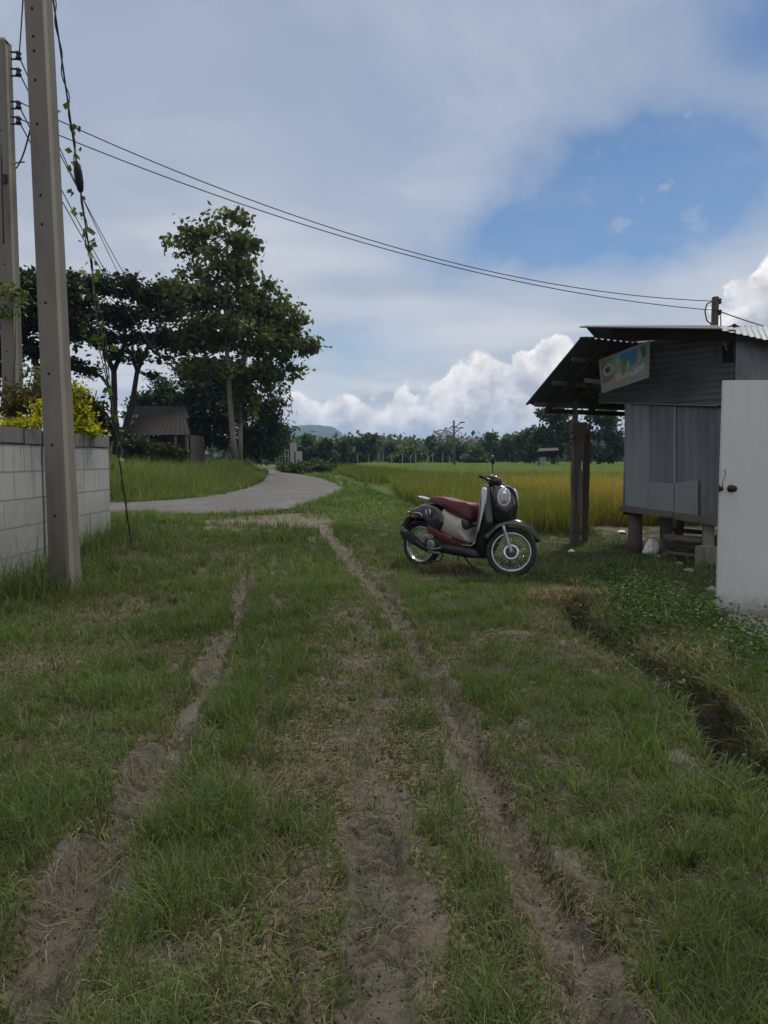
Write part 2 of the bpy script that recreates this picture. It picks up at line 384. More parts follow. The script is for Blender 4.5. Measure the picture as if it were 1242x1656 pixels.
def zones(x, y):
    """bareness, mud wetness, straw, lushness at ground points (what grows or lies there)"""
    wx = x + .16 * (fbm(x, y, 2.4, 3, 41) - .5); ns = fbm(x, y, 5, 4, 43) - .5; n2 = fbm(x, y, 1.4, 3, 45) - .5
    ql, _ = pdist(RUT_L, wx, y); qm, _ = pdist(RUT_M, wx, y); qc, _ = pdist(RUT_C, wx, y); qr, _ = pdist(RUT_R, wx, y); qd, _ = pdist(DITCH, x + .30 * (fbm(x, y, 2.6, 3, 14) - .5), y)
    lim = lambda q, s_: ss(1.25, .7, q + s_)
    bl = lim(ql, ns * 1.6) * (.75 + .5 * (n2 + .5)) * ss(9.5, 7, y); bm_ = .55 * lim(qm, ns * 2.0); bc = lim(qc, ns * 2.4) * (.50 + .34 * ss(3.0, 2.1, y)); br = lim(qr, ns * 1.4) * (.85 + .15 * ss(4, 2.2, y)) * (.86 + .4 * (n2 + .3)); bd = lim(qd, ns * 1.6) * (.35 + .65 * ss(.40, .58, fbm(x, y, 2.2, 2, 17)))
    # worn middle of the track and the sandy mouth at the road
    mid = ss(-1.0, -.4, x) * ss(.55, .2, x) * ss(6.5, 4.5, y)
    mouth = np.exp(-(((x + 1.75) / 1.5) ** 2 + ((y - 12.6) / 1.4) ** 2)) * 1.35
    hut = ss(2.7, 3.3, x) * ss(8.3, 9.0, y) * ss(12.2, 11.5, y) * ss(7, 6, x)
    scoot = np.exp(-(((x - .75) / .45) ** 2 + ((y - 8.0) / .3) ** 2))
    polef = np.exp(-(((x + 2.35) / .55) ** 2 + ((y - 6.1) / .7) ** 2)) + .8 * np.exp(-(((x + 2.1) / .5) ** 2 + ((y - 4.4) / .45) ** 2))
    bare = np.clip(np.maximum.reduce([(.55 + ns) * ss(.15, .06, np.abs(x + .02)) * ss(2.7, 2.3, y), bl, bm_, bc, br, bd, mid * (.22 + 1.2 * ns), np.clip(mouth + 2.4 * ns - .1, 0, 1), hut * (.45 + ns), .45 * scoot, .45 * polef]), 0, 1)
    mud = np.clip(bl * (.5 + ns) * ss(4.6, 3.9, y) + bm_ * .6 + bd * 1.0 + .35 * ss(.12, .06, np.abs(x + .02)) * ss(2.8, 2.2, y), 0, 1)
    straw = np.clip(.25 + n2 * .8 + mid * .6 - .9 * ss(.13, .07, np.abs(x + .02)) * ss(2.7, 2.3, y) + .60 * np.exp(-((ql - .7) / .7) ** 2) + .8 * scoot + .5 * np.exp(-((qr - 1.1) / .6) ** 2) + polef * .9 + .7 * np.exp(-((qd - 1.6) / .6) ** 2)
                    + .6 * np.exp(-(((x - 1.55) / .5) ** 2 + ((y - 6.2) / .5) ** 2)) - .3 * ss(.9, 1.3, x) * ss(4.5, 4, y), 0, 1)
    return bare, mud, straw
b_, m_, s_ = zones(xx, yy); b_ = np.where((yy < 16) & (np.abs(xx) < 9), b_, 0)
ground = np_mesh('ground', np.c_[xx, yy, zz], quads, np.full(len(quads), 4), None, np.c_[b_, m_, s_], sm=True)
tag(ground, kind='structure')
gm = bpy.data.materials.new('earth'); gm.use_nodes = True; gm.node_tree.nodes.clear(); t = NT(gm.node_tree)
ga = t.node('ShaderNodeAttribute', attribute_name='tint'); gs = t.node('ShaderNodeSeparateColor'); t.l.new(ga.outputs[0], gs.inputs[0])
tcg = t.node('ShaderNodeTexCoord'); gv = tcg.outputs['Object']
soil = t.mix(t.noise(gv, 2.5, 5, .6), (.070, .062, .050), (.128, .114, .092))
soil = t.mix(t.m('MULTIPLY', t.ss(t.noise(gv, 38, 5, .7), .42, .7), .45), soil, (.20, .175, .135))
soil = t.mix(t.m('MULTIPLY', t.ss(t.noise(gv, 16, 5, .7), .52, .62), .55), soil, (.038, .031, .023))
soil = t.mix(t.m('MULTIPLY', t.ss(t.noise(gv, 4.3, 4, .6), .55, .7), .5), soil, (.105, .080, .056))
mudc = t.mix(t.noise(gv, 14, 5, .6), (.032, .028, .023), (.085, .075, .063))
soil = t.mix(t.m('MULTIPLY', gs.outputs[1], .85), soil, mudc)
yf0 = t.node('ShaderNodeSeparateXYZ'); t.l.new(gv, yf0.inputs[0]); soil = t.mix(t.m('MULTIPLY', t.ss(yf0.outputs[1], 9.0, 11.5), .45), soil, (.18, .155, .125))
litt = t.mix(t.noise(gv, 30, 5, .7), (.012, .014, .007), (.055, .052, .028))
litt = t.mix(t.m('MULTIPLY', gs.outputs[2], t.ss(t.noise(gv, 55, 3, .7), .45, .6)), litt, (.19, .155, .10))
far = t.mix(t.noise(gv, .35, 6, .6), (.045, .075, .018), (.085, .12, .03))
yfar = t.node('ShaderNodeSeparateXYZ'); t.l.new(gv, yfar.inputs[0])
litt = t.mix(t.ss(yfar.outputs[1], 9.0, 22.0), litt, far)
bmix = t.ss(t.m('ADD', gs.outputs[0], t.m('MULTIPLY', t.m('SUBTRACT', t.noise(gv, 22, 5, .7), .5), .7)), .3, .6)
gc = t.mix(bmix, litt, soil)
gb = t.node('ShaderNodeBsdfPrincipled'); t.l.new(gc, gb.inputs['Base Color']); gb.inputs['Specular IOR Level'].default_value = .155
t.l.new(t.m('SUBTRACT', .92, t.m('MULTIPLY', gs.outputs[1], .38)), gb.inputs['Roughness'])
bn = t.node('ShaderNodeBump'); bn.inputs['Strength'].default_value = .8; bn.inputs['Distance'].default_value = .02
t.l.new(t.m('ADD', t.noise(gv, 30, 6, .7), t.m('MULTIPLY', t.noise(gv, 120, 3, .7), .4)), bn.inputs['Height']); t.l.new(bn.outputs[0], gb.inputs['Normal'])
go = t.node('ShaderNodeOutputMaterial'); t.l.new(gb.outputs[0], go.inputs[0]); ground.data.materials.append(gm)

# road sheet
V = []; 
NC = 14
zr_ = lambda x, y: float(gz(np.array([x]), np.array([y]), False)[0])
for a, b in zip(ROADA, ROADB):
    for k in range(NC + 1):
        q = a + (b - a) * k / NC; e = (fbm(q[0], q[1], 1.3, 3, 61) - .5) * .5 if k in (0, NC) else 0
        q = q + (b - a) / np.hypot(*(b - a)) * e
        V.append((q[0], q[1], max(zr_(q[0], q[1]), .0) + .03 + .05 * math.sin(math.pi * k / NC)))
n = len(ROADA); a_ = np.array([j * (NC + 1) + k for j in range(n - 1) for k in range(NC)])
road = np_mesh('road', V, np.c_[a_, a_ + 1, a_ + NC + 2, a_ + NC + 1], np.full(len(a_), 4), mat('asphalt', (.080, .079, .077), .92, var=.45, scale=3.5, bump=1.0, bscale=18, dirt=(.13, .122, .108), dscale=.8, damt=.8), sm=True)
tag(road, kind='structure')

# shallow puddle in the left wheel rut: a level sheet that the rough rut bottom breaks into pools
V = []; NPx = 12; ysp = np.linspace(3.0, 4.6, 41)
for y in ysp:
    xc = float(np.interp(y, RUT_L[::-1, 1], RUT_L[::-1, 0])); hw_ = float(np.interp(y, RUT_L[::-1, 1], RUT_L[::-1, 2])) * 1.0
    for k in range(NPx + 1): V.append([xc + (k / NPx * 2 - 1) * hw_, y, 0])
hh_ = gz(np.array([v[0] for v in V]), np.array([v[1] for v in V])); lev = float(np.percentile(hh_, 27))
for v in V: v[2] = lev
a_ = np.array([j * (NPx + 1) + k for j in range(40) for k in range(NPx)])
wm = bpy.data.materials.new('muddy_water'); wm.use_nodes = True; wb = wm.node_tree.nodes['Principled BSDF']; wb.inputs['Base Color'].default_value = (.10, .09, .08, 1); wb.inputs['Roughness'].default_value = .12; wb.inputs['Specular IOR Level'].default_value = .6
tag(np_mesh('puddle', V, np.c_[a_, a_ + 1, a_ + NPx + 2, a_ + NPx + 1], np.full(len(a_), 4), wm), kind='structure')

# ------------------------------------------------------------------ grass, straw, leaves
def blades(name, x, y, z, h, wd, bend, tint, m, parent=None, segs=2, ang=None):
    """one curved tapering blade per point"""
    N = len(x); ang = rng.uniform(0, 2 * np.pi, N) if ang is None else ang; fa = ang + rng.uniform(-1.2, 1.2, N)
    dx, dy = np.cos(ang), np.sin(ang); sx_, sy_ = -np.sin(fa), np.cos(fa)
    lv = segs + 1; ts = np.linspace(0, 1, lv); cols_ = []; vs = []
    for k, t_ in enumerate(ts):
        off = bend * h * t_ ** 1.8; up = h * (t_ - .35 * np.clip(bend, 0, 1.5) * t_ ** 2.2)
        cx, cy, cz = x + dx * off, y + dy * off, z + up; ww = wd * (1 - t_) ** .6 * .5
        sh = tint
        if k < lv - 1:
            vs.append(np.c_[cx - sx_ * ww, cy - sy_ * ww, cz]); vs.append(np.c_[cx + sx_ * ww, cy + sy_ * ww, cz]); cols_ += [sh, sh]
        else: vs.append(np.c_[cx, cy, cz]); cols_.append(sh)
    nv = 2 * segs + 1; V_ = np.stack(vs, 1).reshape(-1, 3); C_ = np.stack(cols_, 1).reshape(-1, 3)
    base = np.arange(N) * nv; loops = []; per = []
    for k in range(segs - 1): loops.append(np.c_[base + 2 * k, base + 2 * k + 1, base + 2 * k + 3, base + 2 * k + 2]); per.append(4)
    k = segs - 1; loops.append(np.c_[base + 2 * k, base + 2 * k + 1, base + 2 * k + 2]); per.append(3)
    idx = np.concatenate(loops, 1).ravel(); sizes = np.tile(per, N)
    return np_mesh(name, V_, idx, sizes, m, C_, parent)
def scatter(dens, y0, y1, kx=.66, mx=.9, xlim=None):
    """random points in a wedge wider than the view"""
    n = int(dens * ((kx * (y1 ** 2 - y0 ** 2)) + 2 * mx * (y1 - y0)))
    y = y0 + (y1 - y0) * rng.random(int(n * 1.0)); wdt = kx * y + mx; keep = rng.random(n) < wdt / (kx * y1 + mx)
    y = np.repeat(y, 1); y = y0 + (y1 - y0) * rng.random(int(n / max(.3, ((kx * (y0 + y1) / 2 + mx) / (kx * y1 + mx)))))
    wdt = kx * y + mx; keep = rng.random(len(y)) < wdt / (kx * y1 + mx); y = y[keep]; x = (rng.random(len(y)) * 2 - 1) * (kx * y + mx)
    return x, y
def pal(cs, n, jitter=.22):
    cs = np.array(cs); i = rng.integers(0, len(cs), n); c = cs[i] * rng.uniform(1 - jitter, 1 + jitter, (n, 1)); return np.clip(c, .002, 1)
GREEN = [(.070, .104, .034), (.090, .128, .040), (.052, .080, .027), (.118, .142, .052), (.073, .100, .044)]
DRY = [(.125, .105, .064), (.175, .148, .095), (.09, .076, .046), (.14, .132, .07), (.09, .094, .042)]

NO = lambda x, y: ((x < -3.42) & (y < 9.7)) | ((x > 3.4) & (x < 5.5) & (y > 9.6) & (y < 11)) | (pdist(ROADC, x, y)[0] < .97)
def lawn():
    xs, ys, hs, ws, cs, bs = [], [], [], [], [], []
    for y0, y1, dens, wd in ((1.25, 2.4, 16500, .0027), (2.4, 4.2, 11000, .0038), (4.2, 7.5, 5000, .0052), (7.5, 13.5, 1900, .009), (13.5, 24, 650, .02), (24, 60, 90, .06)):
        x, y = scatter(dens, y0, y1)
        b, m__, s__ = zones(x, y); patch = fbm(x, y, 2.1, 3, 71); tuft = fbm(x, y, 9, 3, 73); fine = fbm(x, y, 30, 2, 75)
        mid = ss(-.9, -.5, x) * ss(.35, .15, x) * ss(6.5, 5, y)
        lush = np.clip(.58 + (patch - .5) * 1.6 - .5 * s__ + .35 * np.exp(-((x + .60) / .20) ** 2) + .3 * np.exp(-((x - .24) / .12) ** 2), .15, 1)
        keep = rng.random(len(x)) < np.clip(np.maximum(1 - b * 1.3, .07) * (.25 + 1.1 * lush) * (.35 + 1.3 * ss(.3, .62, tuft * .6 + fine * .4)), 0, 1)
        keep &= ~NO(x, y)
        rice = (x > np.interp(y, [10, 11, 15, 25, 40], [2.3, 1.9, .85, -.4, -3])) & (y > 11.2)
        keep &= ~rice
        x, y, lush, tuft, b, s__ = x[keep], y[keep], lush[keep], tuft[keep], b[keep], s__[keep]; n = len(x)
        leftside = ss(-.9, -1.4, x); strip = np.exp(-((x + .60) / .20) ** 2) + .7 * np.exp(-((x - .22) / .12) ** 2)
        h = (.035 + .055 * lush * ss(.3, .7, tuft) * 1.5 + .05 * leftside * lush + .05 * strip * lush) * rng.uniform(.55, 1.35, n)
        h += .08 * (rng.random(n) < .02); h *= 1 + .25 * ss(4, 10, y) + 1.2 * ss(13, 30, y)
        h *= np.where((y > 7) & (x > -.6) & (x < 3), .75, 1)
        dry = rng.random(n) < np.clip(.04 + .30 * s__ - .22 * lush, .02, .45)
        c = np.where(dry[:, None], pal(DRY, n), pal(GREEN, n)); big = fbm(x, y, .8, 3, 77)[:, None]
        c = c * (.6 + .8 * big) * rng.uniform(.75, 1.3, (n, 1)) * np.where(dry, 1, (1.22 + .25 * ss(6, 14, y)))[:, None]
        xs.append(x); ys.append(y); hs.append(h); ws.append(wd * rng.uniform(.7, 1.4, n)); cs.append(c); bs.append(rng.uniform(.15, 1.1, n))
    x = np.concatenate(xs); y = np.concatenate(ys); g = blades('grass', x, y, gz(x, y) - .004, np.concatenate(hs), np.concatenate(ws), np.concatenate(bs), np.concatenate(cs), M['grass'], segs=2)
    tag(g, 'short green grass growing over the verge and between the wheel ruts', 'grass', kind='stuff'); print('grass', len(x))
lawn()
def long_tufts():
    """clumps of longer blades"""
    X, Y, Hh, Cc, Ww, Bb, An = [], [], [], [], [], [], []
    for y0, y1, dens, nb, wd in ((1.3, 4, 60, 22, .0042), (4, 8, 26, 20, .006), (8, 14, 7, 18, .010)):
        x, y = scatter(dens, y0, y1); b, m__, s__ = zones(x, y); p = fbm(x, y, 1.7, 3, 81)
        strip = np.exp(-((x + .62) / .17) ** 2) + .5 * np.exp(-((x - .22) / .1) ** 2)
        pr = np.clip((1 - 1.5 * b) * (ss(.42, .65, p) * .8 + .9 * strip + .5 * ss(-1.1, -1.6, x) + .25 * ss(.55, .8, x) * ss(4.5, 2, y)), 0, 1)
        k = (rng.random(len(x)) < pr) & ~NO(x, y) & ~((y > 7) & (x > -.3)); x, y = x[k], y[k]
        for cx, cy in zip(x, y):
            n = int(nb * random.uniform(.5, 1.4)); r_ = random.uniform(.02, .06); a = rng.uniform(0, 6.28, n); q = rng.random(n) ** .6 * r_
            hh = random.uniform(.08, .17); X.append(cx + np.cos(a) * q); Y.append(cy + np.sin(a) * q); Hh.append(hh * rng.uniform(.5, 1.15, n)); An.append(a + rng.uniform(-.5, .5, n))
            Bb.append(rng.uniform(.25, 1.0, n)); Ww.append(wd * rng.uniform(.7, 1.3, n)); base = pal(GREEN, 1)[0] * random.uniform(.9, 1.5); c = base * rng.uniform(.75, 1.25, (n, 1))
            dr = rng.random(n) < .07; c = np.where(dr[:, None], pal(DRY, n), c); Cc.append(c)
    x = np.concatenate(X); y = np.concatenate(Y)
    g = blades('long_grass', x, y, gz(x, y) - .005, np.concatenate(Hh), np.concatenate(Ww), np.concatenate(Bb), np.concatenate(Cc), M['grass'], segs=3, ang=np.concatenate(An))
    tag(g, 'longer bright green grass tufts rising beside the ruts and along the wall', 'grass', kind='stuff')
long_tufts()
def strands():
    """dead grass lying flat"""
    X, Y, Z, H_, A_, C_, W_ = [], [], [], [], [], [], []
    for y0, y1, dens, wd in ((1.25, 3, 4200, .0019), (3, 5, 2000, .0026), (5, 9, 700, .0042)):
        x, y = scatter(dens, y0, y1); b, m__, s__ = zones(x, y)
        k = (rng.random(len(x)) < np.clip(s__ * 1.0 * (1 - .1 * b) * (.3 + 1.4 * ss(.4, .62, fbm(x, y, 6, 3, 91))) - .08, 0, 1)) & ~NO(x, y); x, y = x[k], y[k]; n = len(x)
        X.append(x); Y.append(y); H_.append(rng.uniform(.015, .085, n) * np.where(rng.random(n) < .04, 1.9, 1)); C_.append(pal(DRY, n, .4)); W_.append(wd * rng.uniform(.6, 1.3, n))
    x = np.concatenate(X); y = np.concatenate(Y); L = np.concatenate(H_); n = len(x); a = rng.uniform(0, 6.28, n); cu = rng.normal(0, .5, n); W_ = np.concatenate(W_); C_ = np.concatenate(C_)
    vs = []; lift = rng.uniform(.002, .022, n); px, py = x.copy(), y.copy(); aa = a.copy()
    for k in range(4):
        zc = gz(px, py) + .004 + lift * (.4 + math.sin(k * 1.0 + .3)); w_ = W_ * .5 * (1 if k < 3 else .3)
        vs.append(np.c_[px - np.sin(aa) * w_, py + np.cos(aa) * w_, zc]); vs.append(np.c_[px + np.sin(aa) * w_, py - np.cos(aa) * w_, zc + .001])
        px = px + np.cos(aa) * L / 3; py = py + np.sin(aa) * L / 3; aa = aa + cu / 3
    V_ = np.stack(vs, 1).reshape(-1, 3); base = np.arange(n) * 8
    idx = np.concatenate([np.c_[base + 2 * k, base + 2 * k + 1, base + 2 * k + 3, base + 2 * k + 2] for k in range(3)], 1).ravel()
    g = np_mesh('dry_grass', V_, idx, np.full(3 * n, 4), M['straw'], np.repeat(C_, 8, 0))
    tag(g, 'flattened dead straw coloured grass lying along the wheel ruts', 'dry grass', kind='stuff')
strands()

def crumbs():
    """small clods, pebbles and bits of dead leaf lying on the bare soil"""
    X, Y, S_ = [], [], []
    for y0, y1, dens, sz in ((1.25, 2.6, 2600, .0035), (2.6, 4.6, 1100, .0055), (4.6, 8, 260, .009)):
        x, y = scatter(dens, y0, y1); b = zones(x, y)[0]; k = rng.random(len(x)) < np.clip(b * 1.2, 0, 1) * (.2 + 1.3 * ss(.4, .6, fbm(x, y, 7, 3, 191))); x, y = x[k], y[k]
        X.append(x); Y.append(y); S_.append(sz * .8 * np.minimum(rng.lognormal(0, .4, len(x)), 2))
    x = np.concatenate(X); y = np.concatenate(Y); s_ = np.concatenate(S_); n = len(x); z = gz(x, y); a = rng.uniform(0, 6.28, n); D = []
    for k, (ux, uy, uz) in enumerate(((1, 0, 0), (0, 1, 0), (-1, 0, 0), (0, -1, 0), (0, 0, .8), (0, 0, -.4))):
        j = rng.uniform(.6, 1.4, n) * s_; D.append(np.c_[x + (ux * np.cos(a) - uy * np.sin(a)) * j, y + (ux * np.sin(a) + uy * np.cos(a)) * j, z + uz * j + s_ * .3])
    V_ = np.stack(D, 1).reshape(-1, 3); base = np.arange(n)[:, None] * 6; F_ = np.array([(0, 1, 4), (1, 2, 4), (2, 3, 4), (3, 0, 4), (1, 0, 5), (2, 1, 5), (3, 2, 5), (0, 3, 5)]); idx = (base[:, :, None] + F_[None]).reshape(-1)
    g = np_mesh('soil_crumbs', V_, idx, np.full(8 * n, 3), M['straw'], np.repeat(pal([(.10, .085, .062), (.06, .05, .038), (.15, .13, .10), (.075, .062, .046), (.12, .09, .06)], n), 6, 0))
    tag(g, 'small clods and pebbles scattered over the bare soil of the ruts', 'clods', kind='stuff')
crumbs()

def leaf_quads(name, Pp, size, tint, m, parent=None, flat=.0, aspect=.55, droop=0):
    N = len(Pp); d = rng.normal(size=(N, 3)); d[:, 2] = d[:, 2] * (1 - flat) - droop; d /= np.linalg.norm(d, axis=1)[:, None]
    e = rng.normal(size=(N, 3)); e[:, 2] *= (1 - flat * .7); e -= (e * d).sum(1)[:, None] * d; e /= np.linalg.norm(e, axis=1)[:, None]
    nrm = np.cross(d, e); s_ = (size * rng.uniform(.6, 1.3, N))[:, None]
    a = Pp; b = Pp + d * s_ * .5 + e * s_ * aspect * .5 + nrm * s_ * .08; c = Pp + d * s_; f_ = Pp + d * s_ * .5 - e * s_ * aspect * .5 + nrm * s_ * .08
    V_ = np.stack([a, b, c, f_], 1).reshape(-1, 3); base = np.arange(N) * 4
    idx = np.c_[base, base + 1, base + 2, base, base + 2, base + 3].ravel()
    return np_mesh(name, V_, idx, np.full(2 * N, 3), m, np.repeat(tint, 4, 0), parent)
def crown_points(blobs, clump_r, per):
    """leaf positions gathered in clumps that fill ellipsoids unevenly; returns points, clump tint, clump centres"""
    Pp, T, Cn = [], [], []
    for (c, r_, nc) in blobs:
        c = np.array(c); r_ = np.array(r_)
        for _ in range(nc):
            d = rng.normal(size=3); d /= np.linalg.norm(d); q = rng.random() ** .45; cc = c + d * r_ * q
            n = int(per * rng.uniform(.5, 1.5)); cr = clump_r * rng.uniform(.6, 1.35); g = rng.normal(size=(n, 3)) * cr * .5 * np.array([1, 1, .7])
            Pp.append(cc + g); T.append(np.full(n, rng.uniform(.72, 1.3))); Cn.append(cc)
    return np.concatenate(Pp), np.concatenate(T), Cn
def tree(name, label, cat, base, trunks, blobs, leaf, tints, clump_r=.5, per=40, group=None, limbs=14, flat=.2, bark='bark', droop=0, aspect=.55):
    """trunks: list of (points, radii)"""
    base = Vector(base); root = empty(name, base, 0, label, cat, group); mb = MB()
    for p, r_ in trunks: mb.tube(p, r_, 9)
    Pp, T, Cn = crown_points(blobs, clump_r, per)
    idx = rng.choice(len(Cn), min(limbs, len(Cn)), replace=False)
    for i in idx:
        c = Vector(Cn[i]); best = min(((Vector(q) - c).length, Vector(q), rr) for p, r_ in trunks for q, rr in zip(p[len(p) // 2:], r_[len(p) // 2:]) )
        q, rr = best[1], best[2]; mid = q.lerp(c, .5) + Vector((random.uniform(-.1, .1), random.uniform(-.1, .1), -.12)) * (c - q).length
        mb.tube([q, q.lerp(mid, .5), mid, c], [rr * .6, rr * .5, rr * .35, rr * .12], 6)
    mb.build('trunk', M[bark], root, sm=True)
    leaf_quads('crown', Pp, leaf, pal(tints, len(Pp), .2) * T[:, None], M['leaf'], root, flat, aspect, droop)
    return root
def crook(a, b, n=6, j=.03):
    a = Vector(a); b = Vector(b); L = (b - a).length
    return [a.lerp(b, i / (n - 1)) + (Vector((random.uniform(-j, j), random.uniform(-j, j), 0)) * L if 0 < i < n - 1 else Vector()) for i in range(n)]
def blob(px, py, Y, rx_px, ry_px, nc, ry=None):
    c = at(px, py, Y); k = Y / F; return (c, (rx_px * k, (ry or rx_px * k * .8), ry_px * k), nc)


# ------------------------------------------------------------------ block wall on the left
def wall_extra(t, vec, c):
    # courses and joints of the blocks, in wall coordinates (object y along the wall, z up)
    s_ = t.node('ShaderNodeSeparateXYZ'); t.l.new(vec, s_.inputs[0])
    zc = t.m('DIVIDE', t.m('SUBTRACT', s_.outputs[2], 1.345), .262); row = t.m('FLOOR', zc); fz = t.m('FRACT', zc)
    yc = t.m('ADD', t.m('DIVIDE', s_.outputs[1], .42), t.m('MULTIPLY', t.m('MODULO', t.m('ABSOLUTE', row), 2.0), .5)); fy = t.m('FRACT', yc)
    dz = t.m('MULTIPLY', t.m('MINIMUM', fz, t.m('SUBTRACT', 1.0, fz)), .262); dy = t.m('MULTIPLY', t.m('MINIMUM', fy, t.m('SUBTRACT', 1.0, fy)), .42)
    j = t.ss(t.m('ADD', t.m('MINIMUM', dz, t.m('MULTIPLY', dy, 1.3)), t.m('MULTIPLY', t.m('SUBTRACT', t.noise(vec, 12, 4), .5), .012)), .011, .004)
    rid = t.noise(t.comb(t.m('FLOOR', yc), row, 3.0), 1.7, 0)
    c = t.mix(t.m('MULTIPLY', t.ss(rid, .35, .65), .35), c, (.37, .37, .365))
    run_ = t.noise(t.comb(0.0, t.m('MULTIPLY', s_.outputs[1], 9.0), t.m('MULTIPLY', s_.outputs[2], .7)), 1.0, 5, .6)
    c = t.mix(t.m('MULTIPLY', t.m('MULTIPLY', t.ss(run_, .5, .68), t.ss(s_.outputs[2], .5, 1.35)), .55), c, (.09, .088, .08))
    c = t.mix(t.m('MULTIPLY', j, t.m('LESS_THAN', s_.outputs[2], 1.35)), c, (.15, .147, .14))
    c = t.mix(t.m('MULTIPLY', t.ss(t.m('ADD', t.m('SUBTRACT', .75, s_.outputs[2]), t.m('MULTIPLY', t.noise(vec, 5, 4), .5)), .1, .6), .45), c, (.12, .12, .10))
    return c
M['block'] = mat('block_wall', (.29, .29, .28), .9, var=.16, scale=5, bump=.35, bscale=60, dirt=(.17, .165, .15), dscale=3, damt=.5, extra=wall_extra)
M['coping'] = mat('mossy_coping', (.13, .125, .115), .95, var=.35, scale=9, bump=.7, bscale=35, dirt=(.025, .024, .020), dscale=5, damt=.95, stretch=(1, 1, .35))
wl = empty('block_wall', (-3.47, 7.0, 0), 0, 'weathered grey concrete block wall with a mossy coping behind the pole', 'wall')
for ya, yb in ((2.2, 7.72), (7.76, 9.62)):
    MB().box((-3.52, (ya + yb) / 2, .66), (.10, yb - ya, 1.36)).build('wall_panel', M['block'], wl, bevel=.004)
    mb = MB(); y = ya
    while y < yb - .02:
        L = min(random.uniform(.5, .9), yb - y); mb.box((-3.52, y + L / 2, 1.42 + random.uniform(-.006, .006)), (.125, L - .003, .152)); y += L
    mb.build('coping', M['coping'], wl, bevel=.008)

# ------------------------------------------------------------------ concrete poles
def utility_pole(name, label, base, top, w0, w1, dep0, dep1, holes, group):
    root = empty(name, base, 0, label, 'utility pole', group); base = Vector(base); top = Vector(top)
    ax = (top - base).normalized(); mb = MB(); v = []; f = []
    prof = lambda w_, d_: [(-w_ / 2 + .02, -d_ / 2), (w_ / 2 - .02, -d_ / 2), (w_ / 2, -d_ / 2 + .02), (w_ / 2 - .012, 0), (w_ / 2, d_ / 2 - .02), (w_ / 2 - .02, d_ / 2), (-w_ / 2 + .02, d_ / 2), (-w_ / 2, d_ / 2 - .02), (-w_ / 2 + .012, 0), (-w_ / 2, -d_ / 2 + .02)]
    rz = Matrix.Rotation(R(-14), 3, 'Z')
    K = 12
    for k in range(K + 1):
        q = k / K; p = base.lerp(top, q); 
        for a, b in prof(w0 + (w1 - w0) * q, dep0 + (dep1 - dep0) * q): v.append(p + rz @ Vector((a, b, 0)))
    for k in range(K):
        for j in range(10): f.append((k * 10 + j, k * 10 + (j + 1) % 10, (k + 1) * 10 + (j + 1) % 10, (k + 1) * 10 + j))
    f.append(tuple(range(K * 10, K * 10 + 10))); mb.add(v, f); mb.build('shaft', M['concrete'], root)
    for z in holes:
        q = (z - base.z) / (top.z - base.z); p = base.lerp(top, q); d_ = dep0 + (dep1 - dep0) * q
        c = p + rz @ Vector((0, -d_ / 2 - .0015, 0)); n_ = rz @ Vector((0, -1, 0))
        MB().tube([c + n_ * .001, c - n_ * .03], .0125, 10).build('bolt_hole', M['hole'], root)
    return root
pb = at(108, 966, 6.65); pt = at(62, 0, 6.8); dirp = (pt - pb); ptop = pb + dirp * 1.42
gp1 = utility_pole('utility_pole', 'near tapering concrete utility pole standing in front of the block wall', pb - Vector((0, 0, .1)), ptop, .205, .17, .20, .16,
                   [at(0, y, 6.7).z for y in (12, 58, 82, 130, 202, 318, 365, 492, 606, 720, 833)], 'concrete utility poles')
def pole2():
    b0 = at(24, 742, 10.6); b0.z = .15; tp = at(4, 70, 10.6)
    r = utility_pole('utility_pole', 'farther concrete utility pole with black insulator brackets, behind the block wall', b0, tp, .24, .185, .2, .16,
                     [at(0, y, 10.6).z for y in (110, 162, 215, 240, 280, 318, 358, 430, 505, 570)], 'concrete utility poles')
    cap = MB(); v = [tp + Vector((a * .092, b * .08, -.002)) for a, b in ((-1, -1), (1, -1), (1, 1), (-1, 1))] + [tp + Vector((a * .05, b * .05, .05)) for a, b in ((-1, -1), (1, -1), (1, 1), (-1, 1))]
    cap.add(v, [(0, 1, 5, 4), (1, 2, 6, 5), (2, 3, 7, 6), (3, 0, 4, 7), (4, 5, 6, 7)]).build('pole_cap', M['concrete'], r)
    for py in (90, 117, 170, 195):
        c = at(30, py, 10.5); e = at(17, py, 10.5)
        br = MB().bar(e + Vector((0, 0, .045)), c + Vector((.02, 0, .045)), .03, .012).build('bracket', M['black'], r); MB().bar(e - Vector((0, 0, .045)), c + Vector((.02, 0, -.045)), .03, .012).build('bracket_bar', M['black'], br)
        MB().tube([c + Vector((0, 0, z)) for z in (-.05, -.03, -.01, .01, .03, .05)], [.03, .042, .028, .028, .042, .03], 12).build('insulator', M['black'], br, sm=True)
    MB().tube([at(18, 265, 10.48), at(33, 262, 10.3), at(40, 262, 10.3)], .012, 6).build('step_bolt', M['steel'], r)
    bx = at(8, 290, 10.5); MB().box(bx, (.08, .06, .12)).build('clamp', M['black'], r, bevel=.01)
pole2()

